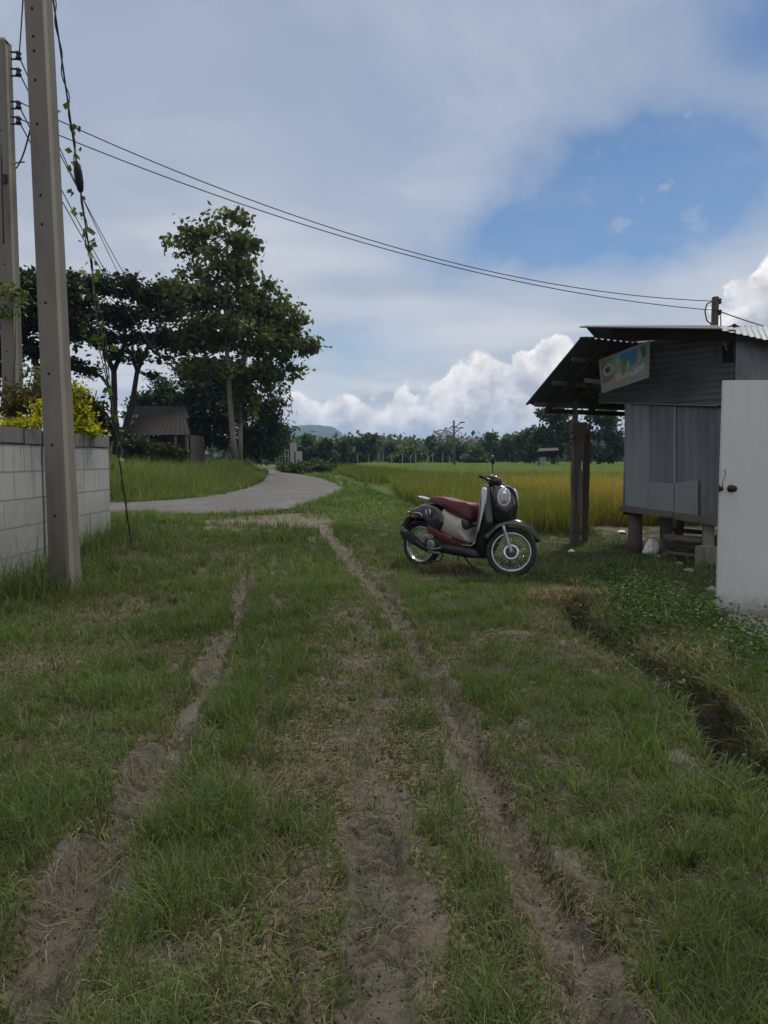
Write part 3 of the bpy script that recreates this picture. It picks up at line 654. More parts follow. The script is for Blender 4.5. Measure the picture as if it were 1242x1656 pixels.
# ------------------------------------------------------------------ wires
def cat(a, b, sag, n=28):
    a = Vector(a); b = Vector(b); return [a.lerp(b, i / n) - Vector((0, 0, sag * 4 * (i / n) * (1 - i / n))) for i in range(n + 1)]
def wire(pts, r_, label, group=None, name='power_line', catg='power line', m='wire'):
    o = MB().tube(pts, r_, 6).build(name, M[m], None, sm=True); return tag(o, label, catg, group)
SP = Vector(at(1157, 504, 14.0))
wire(cat(at(31, 165, 10.5), at(1154, 487, 13.9), .57), .0075, 'upper of the two long wires sagging across the sky to the pole behind the shack', 'long wires across the sky')
wire(cat(at(31, 192, 10.5), at(1158, 502, 13.9), .45), .0075, 'lower of the two long wires sagging across the sky to the pole behind the shack', 'long wires across the sky')
wire(cat(at(1160, 502, 13.9), at(1420, 556, 17), .15), .010, 'short wire running off to the right above the shack roof')
for i, (a, b) in enumerate((((31, 92), (262, 560)), ((31, 118), (292, 560)), ((31, 172), (300, 600)), ((31, 197), (318, 600)))):
    wire(cat(at(*a, 10.5), at(*b, 44), .5 + .25 * i), .009, 'thin wire slanting down from the farther pole to the trees behind', 'wires slanting to the trees')
wire(cat(at(31, 90, 10.45), at(46, -160, 7.0), .05), .008, 'thin wire rising from the top bracket of the farther pole', None)
wire(cat(at(26, 272, 10.4), at(52, 195, 8.8), .08), .010, 'short slack cable hanging between the two concrete poles')
wire(cat(at(2, 240, 10.3), at(6, 395, 10.3), .0, 8), .012, 'black cable strapped to the left side of the farther pole')
# guy wire with a climbing vine
ga_ = at(216, 905, 9.1); gb_ = pb + dirp * 1.25
def gpt(px, py):
    tt = [(abs(0), 0)]; best = min(((Vector(ga_).lerp(gb_, i / 400)) for i in range(401)), key=lambda p: abs(proj(p)[1] - py)); return best
def proj(p):
    x, y, z = p; z -= CH; d = y * cp - z * sp; v = (y * sp + z * cp) / d; return (W0 / 2 + F * x / d, H0 / 2 - F * v)
gw = empty('guy_wire', ga_, 0, 'steel stay wire slanting from the ground up to the near pole, overgrown by a vine', 'guy wire')
MB().tube([ga_ + (ga_ - gb_).normalized() * .1, Vector(ga_).lerp(gb_, .5), gb_], .0085, 6).build('cable', M['wire'], gw)
gi = gpt(0, 286); ax_ = (gb_ - ga_).normalized()
MB().tube([gi - ax_ * .14, gi - ax_ * .12, gi - ax_ * .05, gi + ax_ * .05, gi + ax_ * .12, gi + ax_ * .14], [.015, .03, .042, .042, .03, .015], 10).build('strain_insulator', M['black'], gw, sm=True)
vn = empty('climbing_vine', ga_, 0, 'thin green vine with heart shaped leaves climbing the stay wire', 'vine'); mb = MB(); pts = []; L = (gb_ - ga_).length
for i in range(200):
    p = Vector(ga_).lerp(gb_, i / 200 * .97); a = i * .55; pts.append(p + Vector((math.cos(a), math.sin(a), 0)) * (.016 + .006 * math.sin(i * .3)))
mb.tube(pts, .006, 5)
mb.tube([gpt(0, 640) + Vector((.0, 0, 0)), at(160, 560, 8.4), at(152, 470, 8.0), gpt(0, 430)], .006, 5)
mb.tube([gpt(0, 700), at(176, 600, 8.6), at(168, 520, 8.3), gpt(0, 470)], .005, 5)
mb.build('stem', M['bark'], vn, sm=True)
LP = []
for py, nl in ((168, 2), (204, 4), (242, 4), (268, 2), (300, 3), (315, 2), (342, 4), (365, 3), (388, 6), (414, 4), (440, 5), (470, 4), (500, 5), (520, 4), (540, 5), (556, 4), (590, 4), (620, 3), (660, 3), (700, 3), (745, 2)):
    for _ in range(nl):
        p = gpt(0, py + random.uniform(-6, 6)); LP.append(p + Vector((random.uniform(-.09, .09), random.uniform(-.08, .08), random.uniform(-.04, .02))))
LP = np.array([tuple(p) for p in LP]); leaf_quads('leaves', LP, .085, pal([(.07, .11, .03), (.10, .15, .05), (.05, .08, .03)], len(LP)), M['leaf'], vn, 0, .85, .8)

# ------------------------------------------------------------------ shrubs behind the wall
def shrub(label, base, blobs, tints, leaf, per, clump, cat_='shrub', group=None, stems=6, name='garden_shrub'):
    base = Vector(base); tr = []
    for i in range(stems):
        c = Vector(blobs[i % len(blobs)][0]); tr.append((crook(base + Vector((random.uniform(-.15, .15), random.uniform(-.15, .15), 0)), c, 5, .04), [.022, .018, .014, .01, .006]))
    return tree(name, label, cat_, base, tr, blobs, leaf, tints, clump, per, group, limbs=18)
M['bark_dark'] = mat('bark_dark', (.03, .026, .022), .95, var=.3, scale=12, bump=.5)
GOLD = [(.42, .37, .018), (.50, .42, .025), (.30, .30, .02), (.15, .19, .02)]
shrub('golden yellow leafed shrub showing above the wall right of the near pole', (-3.95, 8.8, .3), [blob(130, 690, 8.9, 26, 14, 20), blob(133, 665, 8.9, 15, 18, 15), blob(122, 635, 8.9, 10, 14, 9), blob(152, 696, 9.1, 10, 6, 7)], GOLD, .055, 34, .10)
shrub('yellow green leafed shrub along the wall top left of the near pole', (-4.1, 7.9, .3), [blob(35, 685, 7.9, 34, 7, 18), blob(66, 662, 8.2, 12, 15, 12)], GOLD, .052, 30, .09)
shrub('dark olive shrub with reddish leaves behind the yellow shrub and wall', (-4.9, 8.6, .3), [blob(20, 655, 8.9, 42, 30, 46), blob(60, 640, 9.1, 20, 22, 14)], [(.06, .065, .02), (.09, .07, .025), (.04, .05, .018), (.12, .08, .03)], .05, 34, .13)
shrub('light green climber draped over the farther pole', (-5.3, 10.2, .3), [blob(26, 478, 10.4, 20, 28, 9), blob(10, 500, 10.4, 16, 12, 5), blob(52, 600, 10.3, 14, 10, 4)], [(.08, .12, .03), (.12, .15, .05)], .09, 16, .14, 'climber', name='climber', stems=3)
shrub('dark round bush between the yellow shrub and the rain tree trunks', (-7.6, 17.8, .2), [blob(140, 680, 18, 30, 42, 60), blob(160, 700, 18, 16, 20, 14)], [(.018, .026, .010), (.03, .036, .014)], .16, 40, .3)

# ------------------------------------------------------------------ trees on the left
OLIVE = [(.10, .122, .040), (.135, .148, .052), (.055, .072, .024), (.145, .145, .058), (.07, .09, .03)]
DARK = [(.022, .032, .011), (.032, .042, .015), (.018, .024, .009)]
b0 = at(380, 742, 35); b1 = at(389, 742, 35.4)
tall = [blob(368, 348, 35, 32, 12, 6), blob(325, 375, 35, 38, 18, 11), blob(388, 385, 35, 34, 24, 13), blob(296, 398, 35, 26, 14, 6), blob(350, 425, 35, 74, 28, 28), blob(402, 450, 35, 42, 28, 20),
        blob(330, 480, 35, 78, 30, 58), blob(420, 500, 35.5, 55, 34, 48), blob(265, 470, 35, 24, 16, 10), blob(370, 540, 35, 85, 34, 76), blob(300, 545, 35, 45, 20, 24), blob(450, 555, 35.5, 50, 30, 40), blob(500, 562, 35.5, 18, 10, 6),
        blob(360, 595, 35, 70, 20, 36), blob(440, 600, 35.8, 45, 16, 20), blob(468, 520, 35.5, 22, 34, 14), blob(395, 640, 35.5, 20, 40, 24)]
tree('leafy_tree', 'tallest olive green tree with two pale trunks at the bend of the lane', 'tree', b0,
     [(crook(b0, at(366, 560, 35), 6, .008) + [at(366, 470, 35), at(368, 380, 35)], [.15, .13, .125, .12, .11, .10, .07, .03]), (crook(b1, at(392, 600, 35.4), 5, .01) + [at(410, 520, 35.4)], [.11, .10, .09, .08, .07, .04])],
     tall, .28, OLIVE, .42, 40, limbs=70, bark='bark_pale', droop=.5, aspect=.62)
# rain trees with flat dark crowns
b2 = at(188, 735, 30)
rain = [blob(150, 462, 30, 60, 16, 40), blob(225, 470, 30, 50, 20, 36), blob(265, 500, 31, 36, 26, 30), blob(120, 500, 30, 50, 18, 34), blob(200, 510, 30, 60, 16, 40), blob(170, 545, 30, 70, 13, 36), blob(250, 548, 31, 34, 14, 18),
        blob(125, 590, 30, 22, 12, 9), blob(215, 575, 30, 50, 9, 12), blob(150, 600, 30, 22, 9, 5), blob(270, 582, 31, 14, 7, 3), blob(242, 610, 30, 12, 7, 2)]
tree('rain_tree', 'dark spreading tree with forked bare trunks and a flat crown beside the brown shed', 'tree', b2,
     [(crook(b2, at(184, 600, 30), 5, .012) + [at(165, 560, 30), at(140, 520, 30)], [.17, .15, .14, .12, .11, .08, .04]), (crook(b2 + Vector((.15, 0, 0)), at(222, 600, 30), 5, .02) + [at(240, 560, 30), at(262, 520, 30)], [.15, .13, .12, .10, .09, .07, .04]),
      ([at(184, 600, 30), at(200, 560, 30.2), at(205, 500, 30.3)], [.10, .08, .04]), ([at(222, 600, 30), at(212, 570, 29.6), at(190, 545, 29.4)], [.08, .06, .03]), ([at(186, 640, 30), at(165, 610, 30), at(128, 590, 30)], [.08, .06, .03])],
     rain, .20, DARK, .34, 46, limbs=60, flat=.5, bark='bark_dark')
b3 = at(60, 735, 26)
tree('rain_tree', 'dark broad tree rising behind the two concrete poles at the left edge', 'tree', b3,
     [(crook(b3, at(62, 600, 26), 5, .02) + [at(40, 540, 26)], [.2, .18, .16, .14, .12, .06]), ([at(62, 600, 26), at(90, 560, 26), at(110, 520, 26)], [.12, .09, .04])],
     [blob(20, 462, 26, 50, 22, 36), blob(80, 470, 26, 45, 20, 34), blob(50, 510, 26, 80, 24, 60), blob(-30, 500, 26, 60, 50, 60), blob(100, 540, 26, 34, 14, 16), blob(0, 560, 26, 40, 24, 24), blob(60, 565, 26, 24, 12, 8), blob(-60, 600, 26, 60, 60, 60)],
     .24, DARK, .4, 44, limbs=30, flat=.4, bark='bark_dark')
b4 = at(325, 742, 42)
tree('dense_tree', 'dark dense tree filling the space left of the pale trunks, behind the shed', 'tree', b4, [(crook(b4, at(325, 620, 42), 5, .02), [.2, .18, .16, .14, .1])],
     [blob(320, 650, 42, 36, 34, 50), blob(345, 690, 42, 32, 40, 46), blob(300, 700, 42, 28, 36, 26), blob(365, 640, 43, 34, 44, 44), blob(330, 600, 43, 40, 18, 26)], .32, DARK, .55, 46)
b5 = at(418, 748, 44)
tree('feathery_tree', 'feathery dark tree with drooping twigs right of the pale trunks', 'tree', b5, [(crook(b5, at(420, 640, 44), 5, .02), [.16, .14, .12, .1, .06])],
     [blob(420, 680, 44, 26, 40, 34), blob(440, 640, 44, 16, 30, 18), blob(400, 715, 44, 26, 26, 26), blob(448, 690, 44, 14, 26, 12), blob(436, 725, 44, 22, 14, 14)], .42, [(.035, .05, .02), (.05, .06, .03), (.025, .035, .016)], .6, 34, droop=1.1, aspect=.22)
b6 = at(262, 742, 48)
tree('leafy_tree', 'mid green leafy tree standing behind the roof of the brown shed', 'tree', b6, [(crook(b6, at(262, 650, 48), 5, .02), [.15, .13, .12, .1, .05])],
     [blob(264, 640, 48, 20, 26, 30), blob(285, 655, 48, 20, 20, 20), blob(235, 650, 48, 24, 20, 16), blob(215, 668, 48, 16, 14, 7)], .3, [(.04, .065, .022), (.055, .085, .03), (.03, .05, .018)], .5, 40)

# ------------------------------------------------------------------ brown shed beside the rain tree
M['oldwood'] = mat('old_wood', (.038, .027, .021), .9, var=.4, scale=7, bump=.5, stretch=(.3, 1, 6))
M['rust'] = mat('rusty_sheet', (.016, .011, .010), .9, var=.4, scale=3, dirt=(.012, .008, .007), dscale=2, damt=.7)
M['tin_grey'] = mat('grey_sheet', (.22, .225, .225), .65, metal=.2, var=.25, scale=3, dirt=(.10, .095, .085), dscale=3)
sb = at(255, 745, 29); sb.z = .3
shed = empty('wooden_shed', sb, 0, 'low dark brown shed with a rusty sheet roof under the rain tree', 'shed')
Yf = 29.0
A, B, C_, D = at(190, 703, Yf), at(308, 703, Yf), at(300, 672, Yf + 1.5), at(232, 672, Yf + 1.5)
MB().corr(A, B, C_, D, 14, .008).build('lower_roof', M['rust'], shed)
MB().corr(at(214, 678, Yf + 1.4), at(306, 676, Yf + 1.4), at(300, 657, Yf + 3), at(216, 657, Yf + 3), 12, .008).build('upper_roof', M['rust'], shed)
MB().corr(at(198, 698, Yf + .8), at(226, 698, Yf + .8), at(224, 670, Yf + 1.8), at(200, 673, Yf + 1.8), 5, .03).build('tin_sheet', M['tin_grey'], shed)
mb = MB(); x0 = at(195, 745, Yf + .5).x; x1 = at(304, 745, Yf + .5).x; zt = at(0, 703, Yf + .5).z
k = x0
while k < x1:
    mb.box((k + .09, Yf + .6, (zt + .3) / 2), (.165, .03, zt - .3)); k += .18
mb.build('plank_wall', M['oldwood'], shed)
mb = MB(); mb.box(((x0 + x1) / 2, Yf + 3.1, (zt + .3) / 2), (x1 - x0, .05, zt - .3)); mb.box((x0, Yf + 1.9, (zt + .3) / 2), (.05, 2.4, zt - .3)); mb.box((x1, Yf + 1.9, (zt + .3) / 2), (.05, 2.4, zt - .3)); mb.build('side_wall', M['oldwood'], shed)
for px in (197, 240, 284, 302):
    p = at(px, 703, Yf + .1); MB().box((p.x, Yf + .1, (p.z + .25) / 2), (.09, .09, p.z - .25)).build('post', M['bark'], shed)
shrub('dark leafy bush in front of the brown shed', (at(225, 745, 27.5).x, 27.5, .3), [blob(222, 722, 27.5, 24, 18, 26), blob(262, 728, 27.5, 22, 12, 14), blob(292, 735, 27.5, 14, 12, 8)], [(.03, .045, .018), (.04, .06, .022)], .16, 34, .22)

# ------------------------------------------------------------------ tall grass bank across the lane, roadside bush
def bank():
    n = 60000; px = rng.uniform(-8, 440, n); X, Y = [], []
    x = rng.uniform(-16, -5.0, n); y = rng.uniform(17, 60, n)
    q, d = pdist(ROADC, x, y)
    # north-west side of the lane only
    side = np.zeros(n)
    yb = np.interp(x, ROADB[:, 0][:60], ROADB[:, 1][:60])
    inner = []
    kk = np.flatnonzero((ROADB[:, 1] < 55) & (ROADB[:, 0] > -14)); P_ = ROADB[kk]
    n = 95000; i = rng.integers(0, len(P_) - 1, n); t_ = rng.random(n); seg = P_[i + 1] - P_[i]; base = P_[i] + seg * t_[:, None]; L_ = np.hypot(*seg.T); nrm = np.c_[-seg[:, 1], seg[:, 0]] / L_[:, None]
    toA = ROADA[kk][i] - P_[i]; sgn = np.sign((nrm * toA).sum(1)); nrm = -nrm * sgn[:, None]
    off = rng.random(n) ** 1.2 * 7.5; pt_ = base + nrm * (off + .05)[:, None] 
    k = (pt_[:, 1] < 70) & (pdist(ROADC, pt_[:, 0], pt_[:, 1])[0] > 1.02) & (rng.random(n) < L_ / L_.max() * 1.6); pt_ = pt_[k]; off = off[k]; n = len(pt_)
    x, y = pt_.T; patch = fbm(x, y, .5, 3, 101)
    h = (.18 + .62 * ss(0, 1.6, off)) * (.6 + .7 * patch) * rng.uniform(.55, 1.15, n) + .25 * (rng.random(n) < .03)
    h += .35 * np.exp(-(((x + 5.0) / 1.6) ** 2 + ((y - 30) / 4) ** 2))
    c = pal([(.12, .165, .045), (.155, .20, .055), (.09, .13, .038), (.20, .23, .08)], n) * (.7 + .6 * patch)[:, None]
    dr = (rng.random(n) < .12 + .35 * np.exp(-(((x + 5.0) / 1.6) ** 2 + ((y - 30) / 5) ** 2))); c = np.where(dr[:, None], pal(DRY, n), c)
    g = blades('tall_grass', x, y, gz(x, y, False), h, rng.uniform(.012, .03, n) * (y / 25) ** .5, rng.uniform(.1, .8, n), c, M['grass'])
    tag(g, 'tall bright green grass covering the bank between the lane and the shed', 'grass', kind='stuff')
bank()
shrub('low dark green bush on the far verge where the lane bends out of sight', (-6.2, 52, .2), [blob(470, 757, 50, 22, 8, 16), blob(500, 753, 50, 30, 9, 26), blob(528, 757, 50, 14, 7, 9)], [(.05, .07, .025), (.07, .09, .035)], .25, 34, .3, 'bush')
def verge_weeds():
    kk = np.flatnonzero((ROADA[:, 1] < 40) & (ROADA[:, 0] > -9)); P_ = ROADA[kk]; n = 9000; i = rng.integers(0, len(P_) - 1, n); base = P_[i] + (P_[i + 1] - P_[i]) * rng.random((n, 1)); d = base - ROADB[kk][i]; d /= np.hypot(*d.T)[:, None]
    p = base + d * rng.normal(.12, .14, (n, 1)); k = (fbm(p[:, 0], p[:, 1], 1.3, 3, 111) > .40) ; p = p[k]; n = len(p); x, y = p.T
    g = blades('verge_grass', x, y, gz(x, y, False), rng.uniform(.05, .16, n), rng.uniform(.012, .022, n), rng.uniform(.2, 1, n), np.where((rng.random(n) < .3)[:, None], pal(DRY, n), pal(GREEN, n) * 1.5), M['grass'])
    tag(g, 'ragged grass fringe growing over the near edge of the lane', 'grass', kind='stuff')
verge_weeds()

# ------------------------------------------------------------------ rice field
def rice_left(y): return np.interp(y, [10, 11, 15, 25, 40, 80, 140], [2.6, 1.9, .85, -.3, -2.0, -6, -10])
def rice():
    # soil and standing mass of the crop far off, one rough sheet, then individual plants nearer
    ys = geo(13.0, 150, 1.03, .3); V = []; nxs = 90
    for y in ys:
        xl = float(rice_left(y)) + .5; xr = 26 + y * .8
        for k in range(nxs + 1):
            x = xl + (xr - xl) * (k / nxs) ** 1.5; z = .22 + min(.26, (y - 13) * .1) + (.22 if y > 30 else .22 * (y - 13) / 17) * 1 + .07 * float(fbm(x, y, 1.5, 2, 121)); 
            z = .2 + (z - .2) * float(ss(0, 4.0, x - xl))
            V.append((x, y, z))
    n = len(ys); a = np.array([j * (nxs + 1) + k for j in range(n - 1) for k in range(nxs)]); V = np.array(V)
    m_ = bpy.data.materials.new('rice_mass'); m_.use_nodes = True; m_.node_tree.nodes.clear(); t = NT(m_.node_tree)
    tc_ = t.node('ShaderNodeTexCoord'); sx_ = t.node('ShaderNodeSeparateXYZ'); v_ = tc_.outputs['Object']; t.l.new(v_, sx_.inputs[0])
    gr = t.mix(t.noise(v_, 1.2, 6, .7), (.055, .085, .02), (.11, .145, .035)); gl = t.mix(t.noise(v_, 2.2, 6, .7), (.12, .11, .025), (.24, .19, .05))
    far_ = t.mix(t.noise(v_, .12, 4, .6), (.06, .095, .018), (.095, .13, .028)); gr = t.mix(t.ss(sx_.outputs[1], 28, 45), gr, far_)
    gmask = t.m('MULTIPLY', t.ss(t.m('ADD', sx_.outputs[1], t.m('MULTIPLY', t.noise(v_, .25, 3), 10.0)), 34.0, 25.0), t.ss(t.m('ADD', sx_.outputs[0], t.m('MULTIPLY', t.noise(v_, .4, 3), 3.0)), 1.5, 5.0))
    c = t.mix(gmask, gr, gl); b = t.node('ShaderNodeBsdfPrincipled'); t.l.new(c, b.inputs['Base Color']); b.inputs['Roughness'].default_value = .95; b.inputs['Specular IOR Level'].default_value = .05
    bn = t.node('ShaderNodeBump'); bn.inputs['Strength'].default_value = 1; bn.inputs['Distance'].default_value = .1; t.l.new(t.noise(v_, 8, 5, .7), bn.inputs['Height']); t.l.new(bn.outputs[0], b.inputs['Normal'])
    o = t.node('ShaderNodeOutputMaterial'); t.l.new(b.outputs[0], o.inputs[0])
    tag(np_mesh('rice_field', V, np.c_[a, a + 1, a + nxs + 2, a + nxs + 1], np.full(len(a), 4), m_, sm=True), kind='structure')
    xs, ys_, hs, ws, cs, bs, zs_ = [], [], [], [], [], [], []
    for y0, y1, dens, wd in ((10.6, 13.5, 1600, .009), (13.5, 18, 900, .013), (18, 28, 380, .02), (28, 60, 90, .04), (60, 120, 14, .09)):
        x = rng.uniform(-9 if y0 > 50 else -4 if y0 > 20 else .3, y1 * .72 + 1.5, int(dens * (y1 - y0) * (y1 * .72 + 2))); y = rng.uniform(y0, y1, len(x))
        edge_ = rice_left(y) + .35 * (fbm(x, y, 1.2, 2, 131) - .5); front = np.interp(x, [.5, 1.9, 3, 5, 9], [15, 11.0, 10.8, 11.3, 11.5]) + .3 * (fbm(x, y, 1.5, 2, 133) - .5)
        k = (x > edge_) & (y > front) & ~((x > 3) & (x < 7) & (y < 11.7)); x, y = x[k], y[k]; n = len(x)
        row = fbm(x, y, 4, 2, 135); pt_ = fbm(x, y, .45, 3, 137)
        h = (.58 + .16 * (pt_ - .5)) * rng.uniform(.6, 1.12, n) * (.75 + .4 * row) * np.where(y > 28, .9, 1); h *= .55 + .45 * ss(0, 1.2, x - edge_[k] ) if False else 1
        gold = ss(2.0, 4.2, x + 2.5 * (pt_ - .5)) * ss(26, 18, y + 6 * (pt_ - .5)) * ss(11.2, 13.5, y) + .35 * ss(.3, .6, pt_) * ss(24, 16, y)
        g_ = rng.random(n) < np.clip(gold * .85, 0, .9); br_ = rng.random(n) < .10 * ss(15, 12, y)
        c = np.where(g_[:, None], pal([(.32, .235, .06), (.25, .185, .05), (.38, .27, .08), (.27, .23, .055)], n), pal([(.125, .165, .035), (.16, .195, .045), (.095, .13, .03), (.20, .21, .06)], n)); c = np.where(br_[:, None], pal([(.18, .08, .045), (.13, .075, .04)], n), c)
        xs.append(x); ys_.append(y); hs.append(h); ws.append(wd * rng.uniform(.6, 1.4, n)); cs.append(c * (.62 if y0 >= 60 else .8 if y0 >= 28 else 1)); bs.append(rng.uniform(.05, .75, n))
    x = np.concatenate(xs); y = np.concatenate(ys_); print('rice', len(x))
    z = gz(x, y, False) + np.where(y > 15, .10 * ss(15, 25, y), 0)
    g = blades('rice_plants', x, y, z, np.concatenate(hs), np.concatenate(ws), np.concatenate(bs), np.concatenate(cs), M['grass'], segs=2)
    tag(g, 'ripening green and gold rice plants standing in the field behind the scooter', 'rice', kind='stuff')
rice()

# ------------------------------------------------------------------ far trees, palms, house, street lamp
FG = [(.06, .082, .042), (.08, .10, .052), (.048, .068, .036)]
def fartree(label, px, top, wpx, Y, n, tints=FG, leaf=.6, shape='round', name='far_tree', trunkpx=None, catg='tree', tall=.0):
    b = at(px, 745, Y); b.z = .1; k = Y / F; bl = []; hpx = 745 - top; lo = 745 - hpx * .06
    for j in range(n):
        a = random.uniform(-1, 1); q = random.uniform(0, 1); half = math.sqrt(max(0, 1 - (abs(a) ** 2))) ; cy = lo - (lo - top) * q * (.35 + .65 * half)
        bl.append(blob(px + a * wpx * .5 * .8, cy, Y + random.uniform(-1, 1) * wpx * k * .25, wpx * .15, hpx * .10, 7))
    bl.append(blob(px, lo - (lo - top) * .45, Y, wpx * .36, hpx * .25, 14)); bl.append(blob(px, lo - (lo - top) * .12, Y, wpx * .42, hpx * .10, 14)); bl.append(blob(px, top + hpx * .12, Y, wpx * .12, hpx * .1, 5))
    return tree(name, label, catg, b, [(crook(b, at(px, top + hpx * .5, Y), 4, .02), [.22 * hpx / 60, .18 * hpx / 60, .15 * hpx / 60, .08 * hpx / 60])], bl, leaf, tints, wpx * .06 * k + .3, 26, 'trees beyond the rice field', limbs=6)
for a in [('broad dark green tree right of the blue hill, first beyond the field', 588, 706, 70, 105, 14), ('small dark tree between the blue hill and the pale post row', 552, 716, 34, 100, 6), ('small round tree right of the broad dark green one', 634, 715, 34, 120, 6),
          ('low spreading tree midway along the far tree line', 668, 716, 44, 125, 8), ('round tree left of the tall feathery palm', 698, 712, 36, 120, 7), ('dark tree directly behind the street lamp pole', 744, 716, 38, 118, 7),
          ('rounded dark tree at the right of the two palms', 795, 703, 42, 112, 9), ('lower dark tree between the rounded tree and the big one', 828, 708, 44, 110, 9), ('dark tree crowding the left foot of the biggest tree', 858, 694, 46, 95, 10)]:
    fartree(*a)
fartree('biggest spreading tree beyond the rice, left part seen beside the porch post', 895, 663, 86, 80, 22, [(.045, .06, .026), (.06, .075, .032), (.035, .05, .022)], .5)
fartree('tall tree seen between the porch post and the tin wall', 968, 668, 90, 78, 22, [(.045, .06, .026), (.06, .075, .032), (.035, .05, .022)], .5)
fartree('small tree below the blue hill, left side', 497, 710, 30, 92, 5, tall=.2)
fartree('bushy tree below the blue hill, right side', 530, 716, 36, 90, 6)
fartree('dark tree left of the blue hill behind the white fence', 456, 690, 40, 88, 9)
fartree('short tree at the foot of the street lamp', 716, 722, 26, 110, 4)
fartree('pale green thicket left of the street lamp', 655, 728, 70, 100, 8, [(.08, .10, .05), (.10, .12, .06)])
fartree('low green thicket between the two palms', 772, 728, 40, 105, 6, [(.07, .09, .04), (.09, .11, .05)])
def palm(label, px, top, Y, nf=16, fl=2.4):
    b = at(px, 746, Y); b.z = .1; c = at(px, top + 12, Y); r = empty('palm_tree', b, 0, label, 'palm tree', 'palms beyond the rice field')
    MB().tube(crook(b, c, 5, .01), [.2, .17, .15, .13, .12], 8).build('trunk', M['bark'], r, sm=True)
    mb = MB()
    for i in range(nf):
        a = i / nf * 6.283 + random.uniform(-.2, .2); el = random.uniform(-.2, 1.2); pts = []
        for k in range(6):
            s_ = k / 5 * fl; pts.append(c + Vector((math.cos(a) * s_ * math.cos(el), math.sin(a) * s_ * math.cos(el), s_ * math.sin(el) - .28 * s_ * s_ * (.6 + .3 * math.cos(el)))))
        mb.tube(pts, [.03, .025, .02, .015, .01, .005], 4)
        for p, q in zip(pts[1:-1], pts[2:]):
            for u in range(4):
                o = p.lerp(q, u / 4); side = (q - p).cross(Vector((0, 0, 1))).normalized()
                for sg in (-1, 1):
                    e = o + side * sg * .42 + (q - p).normalized() * .18 + Vector((0, 0, -.18)); wv = (q - p).normalized() * .05
                    mb.add([o - wv, o + wv, e], [(0, 1, 2)])
    mb.build('fronds', M['palm'], r)
M['greypost'] = mat('grey_post', (.20, .20, .18), .9); M['palm'] = mat('palm_frond', (.05, .065, .03), .6)
palm('tall palm just left of the street lamp pole', 723, 686, 112, fl=3.4); palm('short palm right of the street lamp pole', 757, 702, 115, fl=3.2)

# street lamp beyond the field
sl = at(735, 752, 70); sl.z = .2; r = empty('street_lamp', sl, 0, 'slim dark pole with two lamp arms standing in the field', 'street lamp'); tp = at(734, 680, 70)
MB().tube([sl, tp], [.13, .09], 8).build('pole', M['bark'], r, sm=True)
for dz, pxx in ((0, 746), (9, 744)):
    e = at(pxx, 683 + dz, 69.6); MB().tube([at(735, 692 + dz, 69.9), e], .035, 6).build('arm', M['black'], r); MB().box(e + Vector((.1, 0, 0)), (.42, .16, .10)).build('lamp_head', M['black'], r, bevel=.02)
MB().bar(at(729, 712, 69.9), at(741, 712, 69.9), .06, .06).build('crossarm', M['black'], r)

# wooded hill far away, seen through the air
def hill():
    n1, n2 = 70, 30; V = []; c = at(520, 742, 1500); 
    for j in range(n2 + 1):
        for i in range(n1 + 1):
            u = i / n1 * 2 - 1; v = j / n2 * 2 - 1; x = c.x + u * 95; y = 1500 + v * 160
            prof_ = ss(-1.0, -.52, u) * ss(1.0, .18, u); V.append((x, y, 68 * prof_ * (1 - v * v) ** .5 * (.93 + .14 * float(fbm(x, y, .03, 4, 201))) - 1))
    a = np.array([j * (n1 + 1) + i for j in range(n2) for i in range(n1)])
    tag(np_mesh('hill', V, np.c_[a, a + 1, a + n1 + 2, a + n1 + 1], np.full(len(a), 4), mat('hill_forest', (.035, .055, .03), .95, var=.5, scale=.05), sm=True), kind='structure')
hill()

# white fence and gate post
fe = at(460, 745, 82); fe.z = .15; fo = empty('white_fence', fe, 0, 'white rail fence with a thick gate post at the bend of the lane', 'fence'); M['white'] = mat('white_paint', (.30, .30, .285), .8, var=.12, dirt=(.3, .28, .24))
for px in (446, 451, 456, 461, 466): p = at(px, 727, 82); MB().box((p.x, 82, p.z / 2), (.1, .1, p.z)).build('fence_post', M['white'], fo)
for py in (728, 738): MB().bar(at(443, py, 81.9), at(468, py, 81.9), .06, .08).build('rail', M['white'], fo)
for px, wd, tp_ in ((474, .62, 716), (482, .8, 730)): p = at(px, tp_, 81.6); MB().box((p.x, 81.6, p.z / 2), (wd, .5, p.z)).build('gate_post', M['white'], fo, bevel=.03)
# continuous woodland beyond everything
def woods():
    Pp, T = [], []
    for k in range(420):
        px = random.uniform(150, 1150); Y = random.uniform(150, 190); top = 722 - 7 * float(fbm(px * .02, 0., 1, 3, 171)) - 6 * (px > 780) ; c = at(px, random.uniform(top, 744), Y); n = 60
        g = rng.normal(size=(n, 3)) * np.array([1.9, 1.5, .9]); Pp.append(np.array(c) + g); T.append(np.full(n, rng.uniform(.75, 1.25)))
    Pp = np.concatenate(Pp); Pp[:, 2] = np.maximum(Pp[:, 2], .3); T = np.concatenate(T)
    tag(leaf_quads('far_woods', Pp, 1.3, pal([(.085, .11, .075), (.10, .125, .085), (.075, .10, .07)], len(Pp)) * T[:, None], M['leaf'], None, .2, .7), 'low grey green belt of far woodland along the horizon', 'woods', kind='stuff')
woods()
# pale posts along the far edge
for i, px in enumerate((578, 596, 612, 620, 633, 651, 664, 672, 692, 700, 716, 727)):
    p = at(px, 733 + random.uniform(-3, 3), 92); b = Vector((p.x, p.y, .1)); o = MB().tube([b, p], [.08, .06], 6).build('fence_post', M['greypost'], None); tag(o, 'pale upright post in the row along the far edge of the field', 'post', 'pale posts along the far edge of the field')
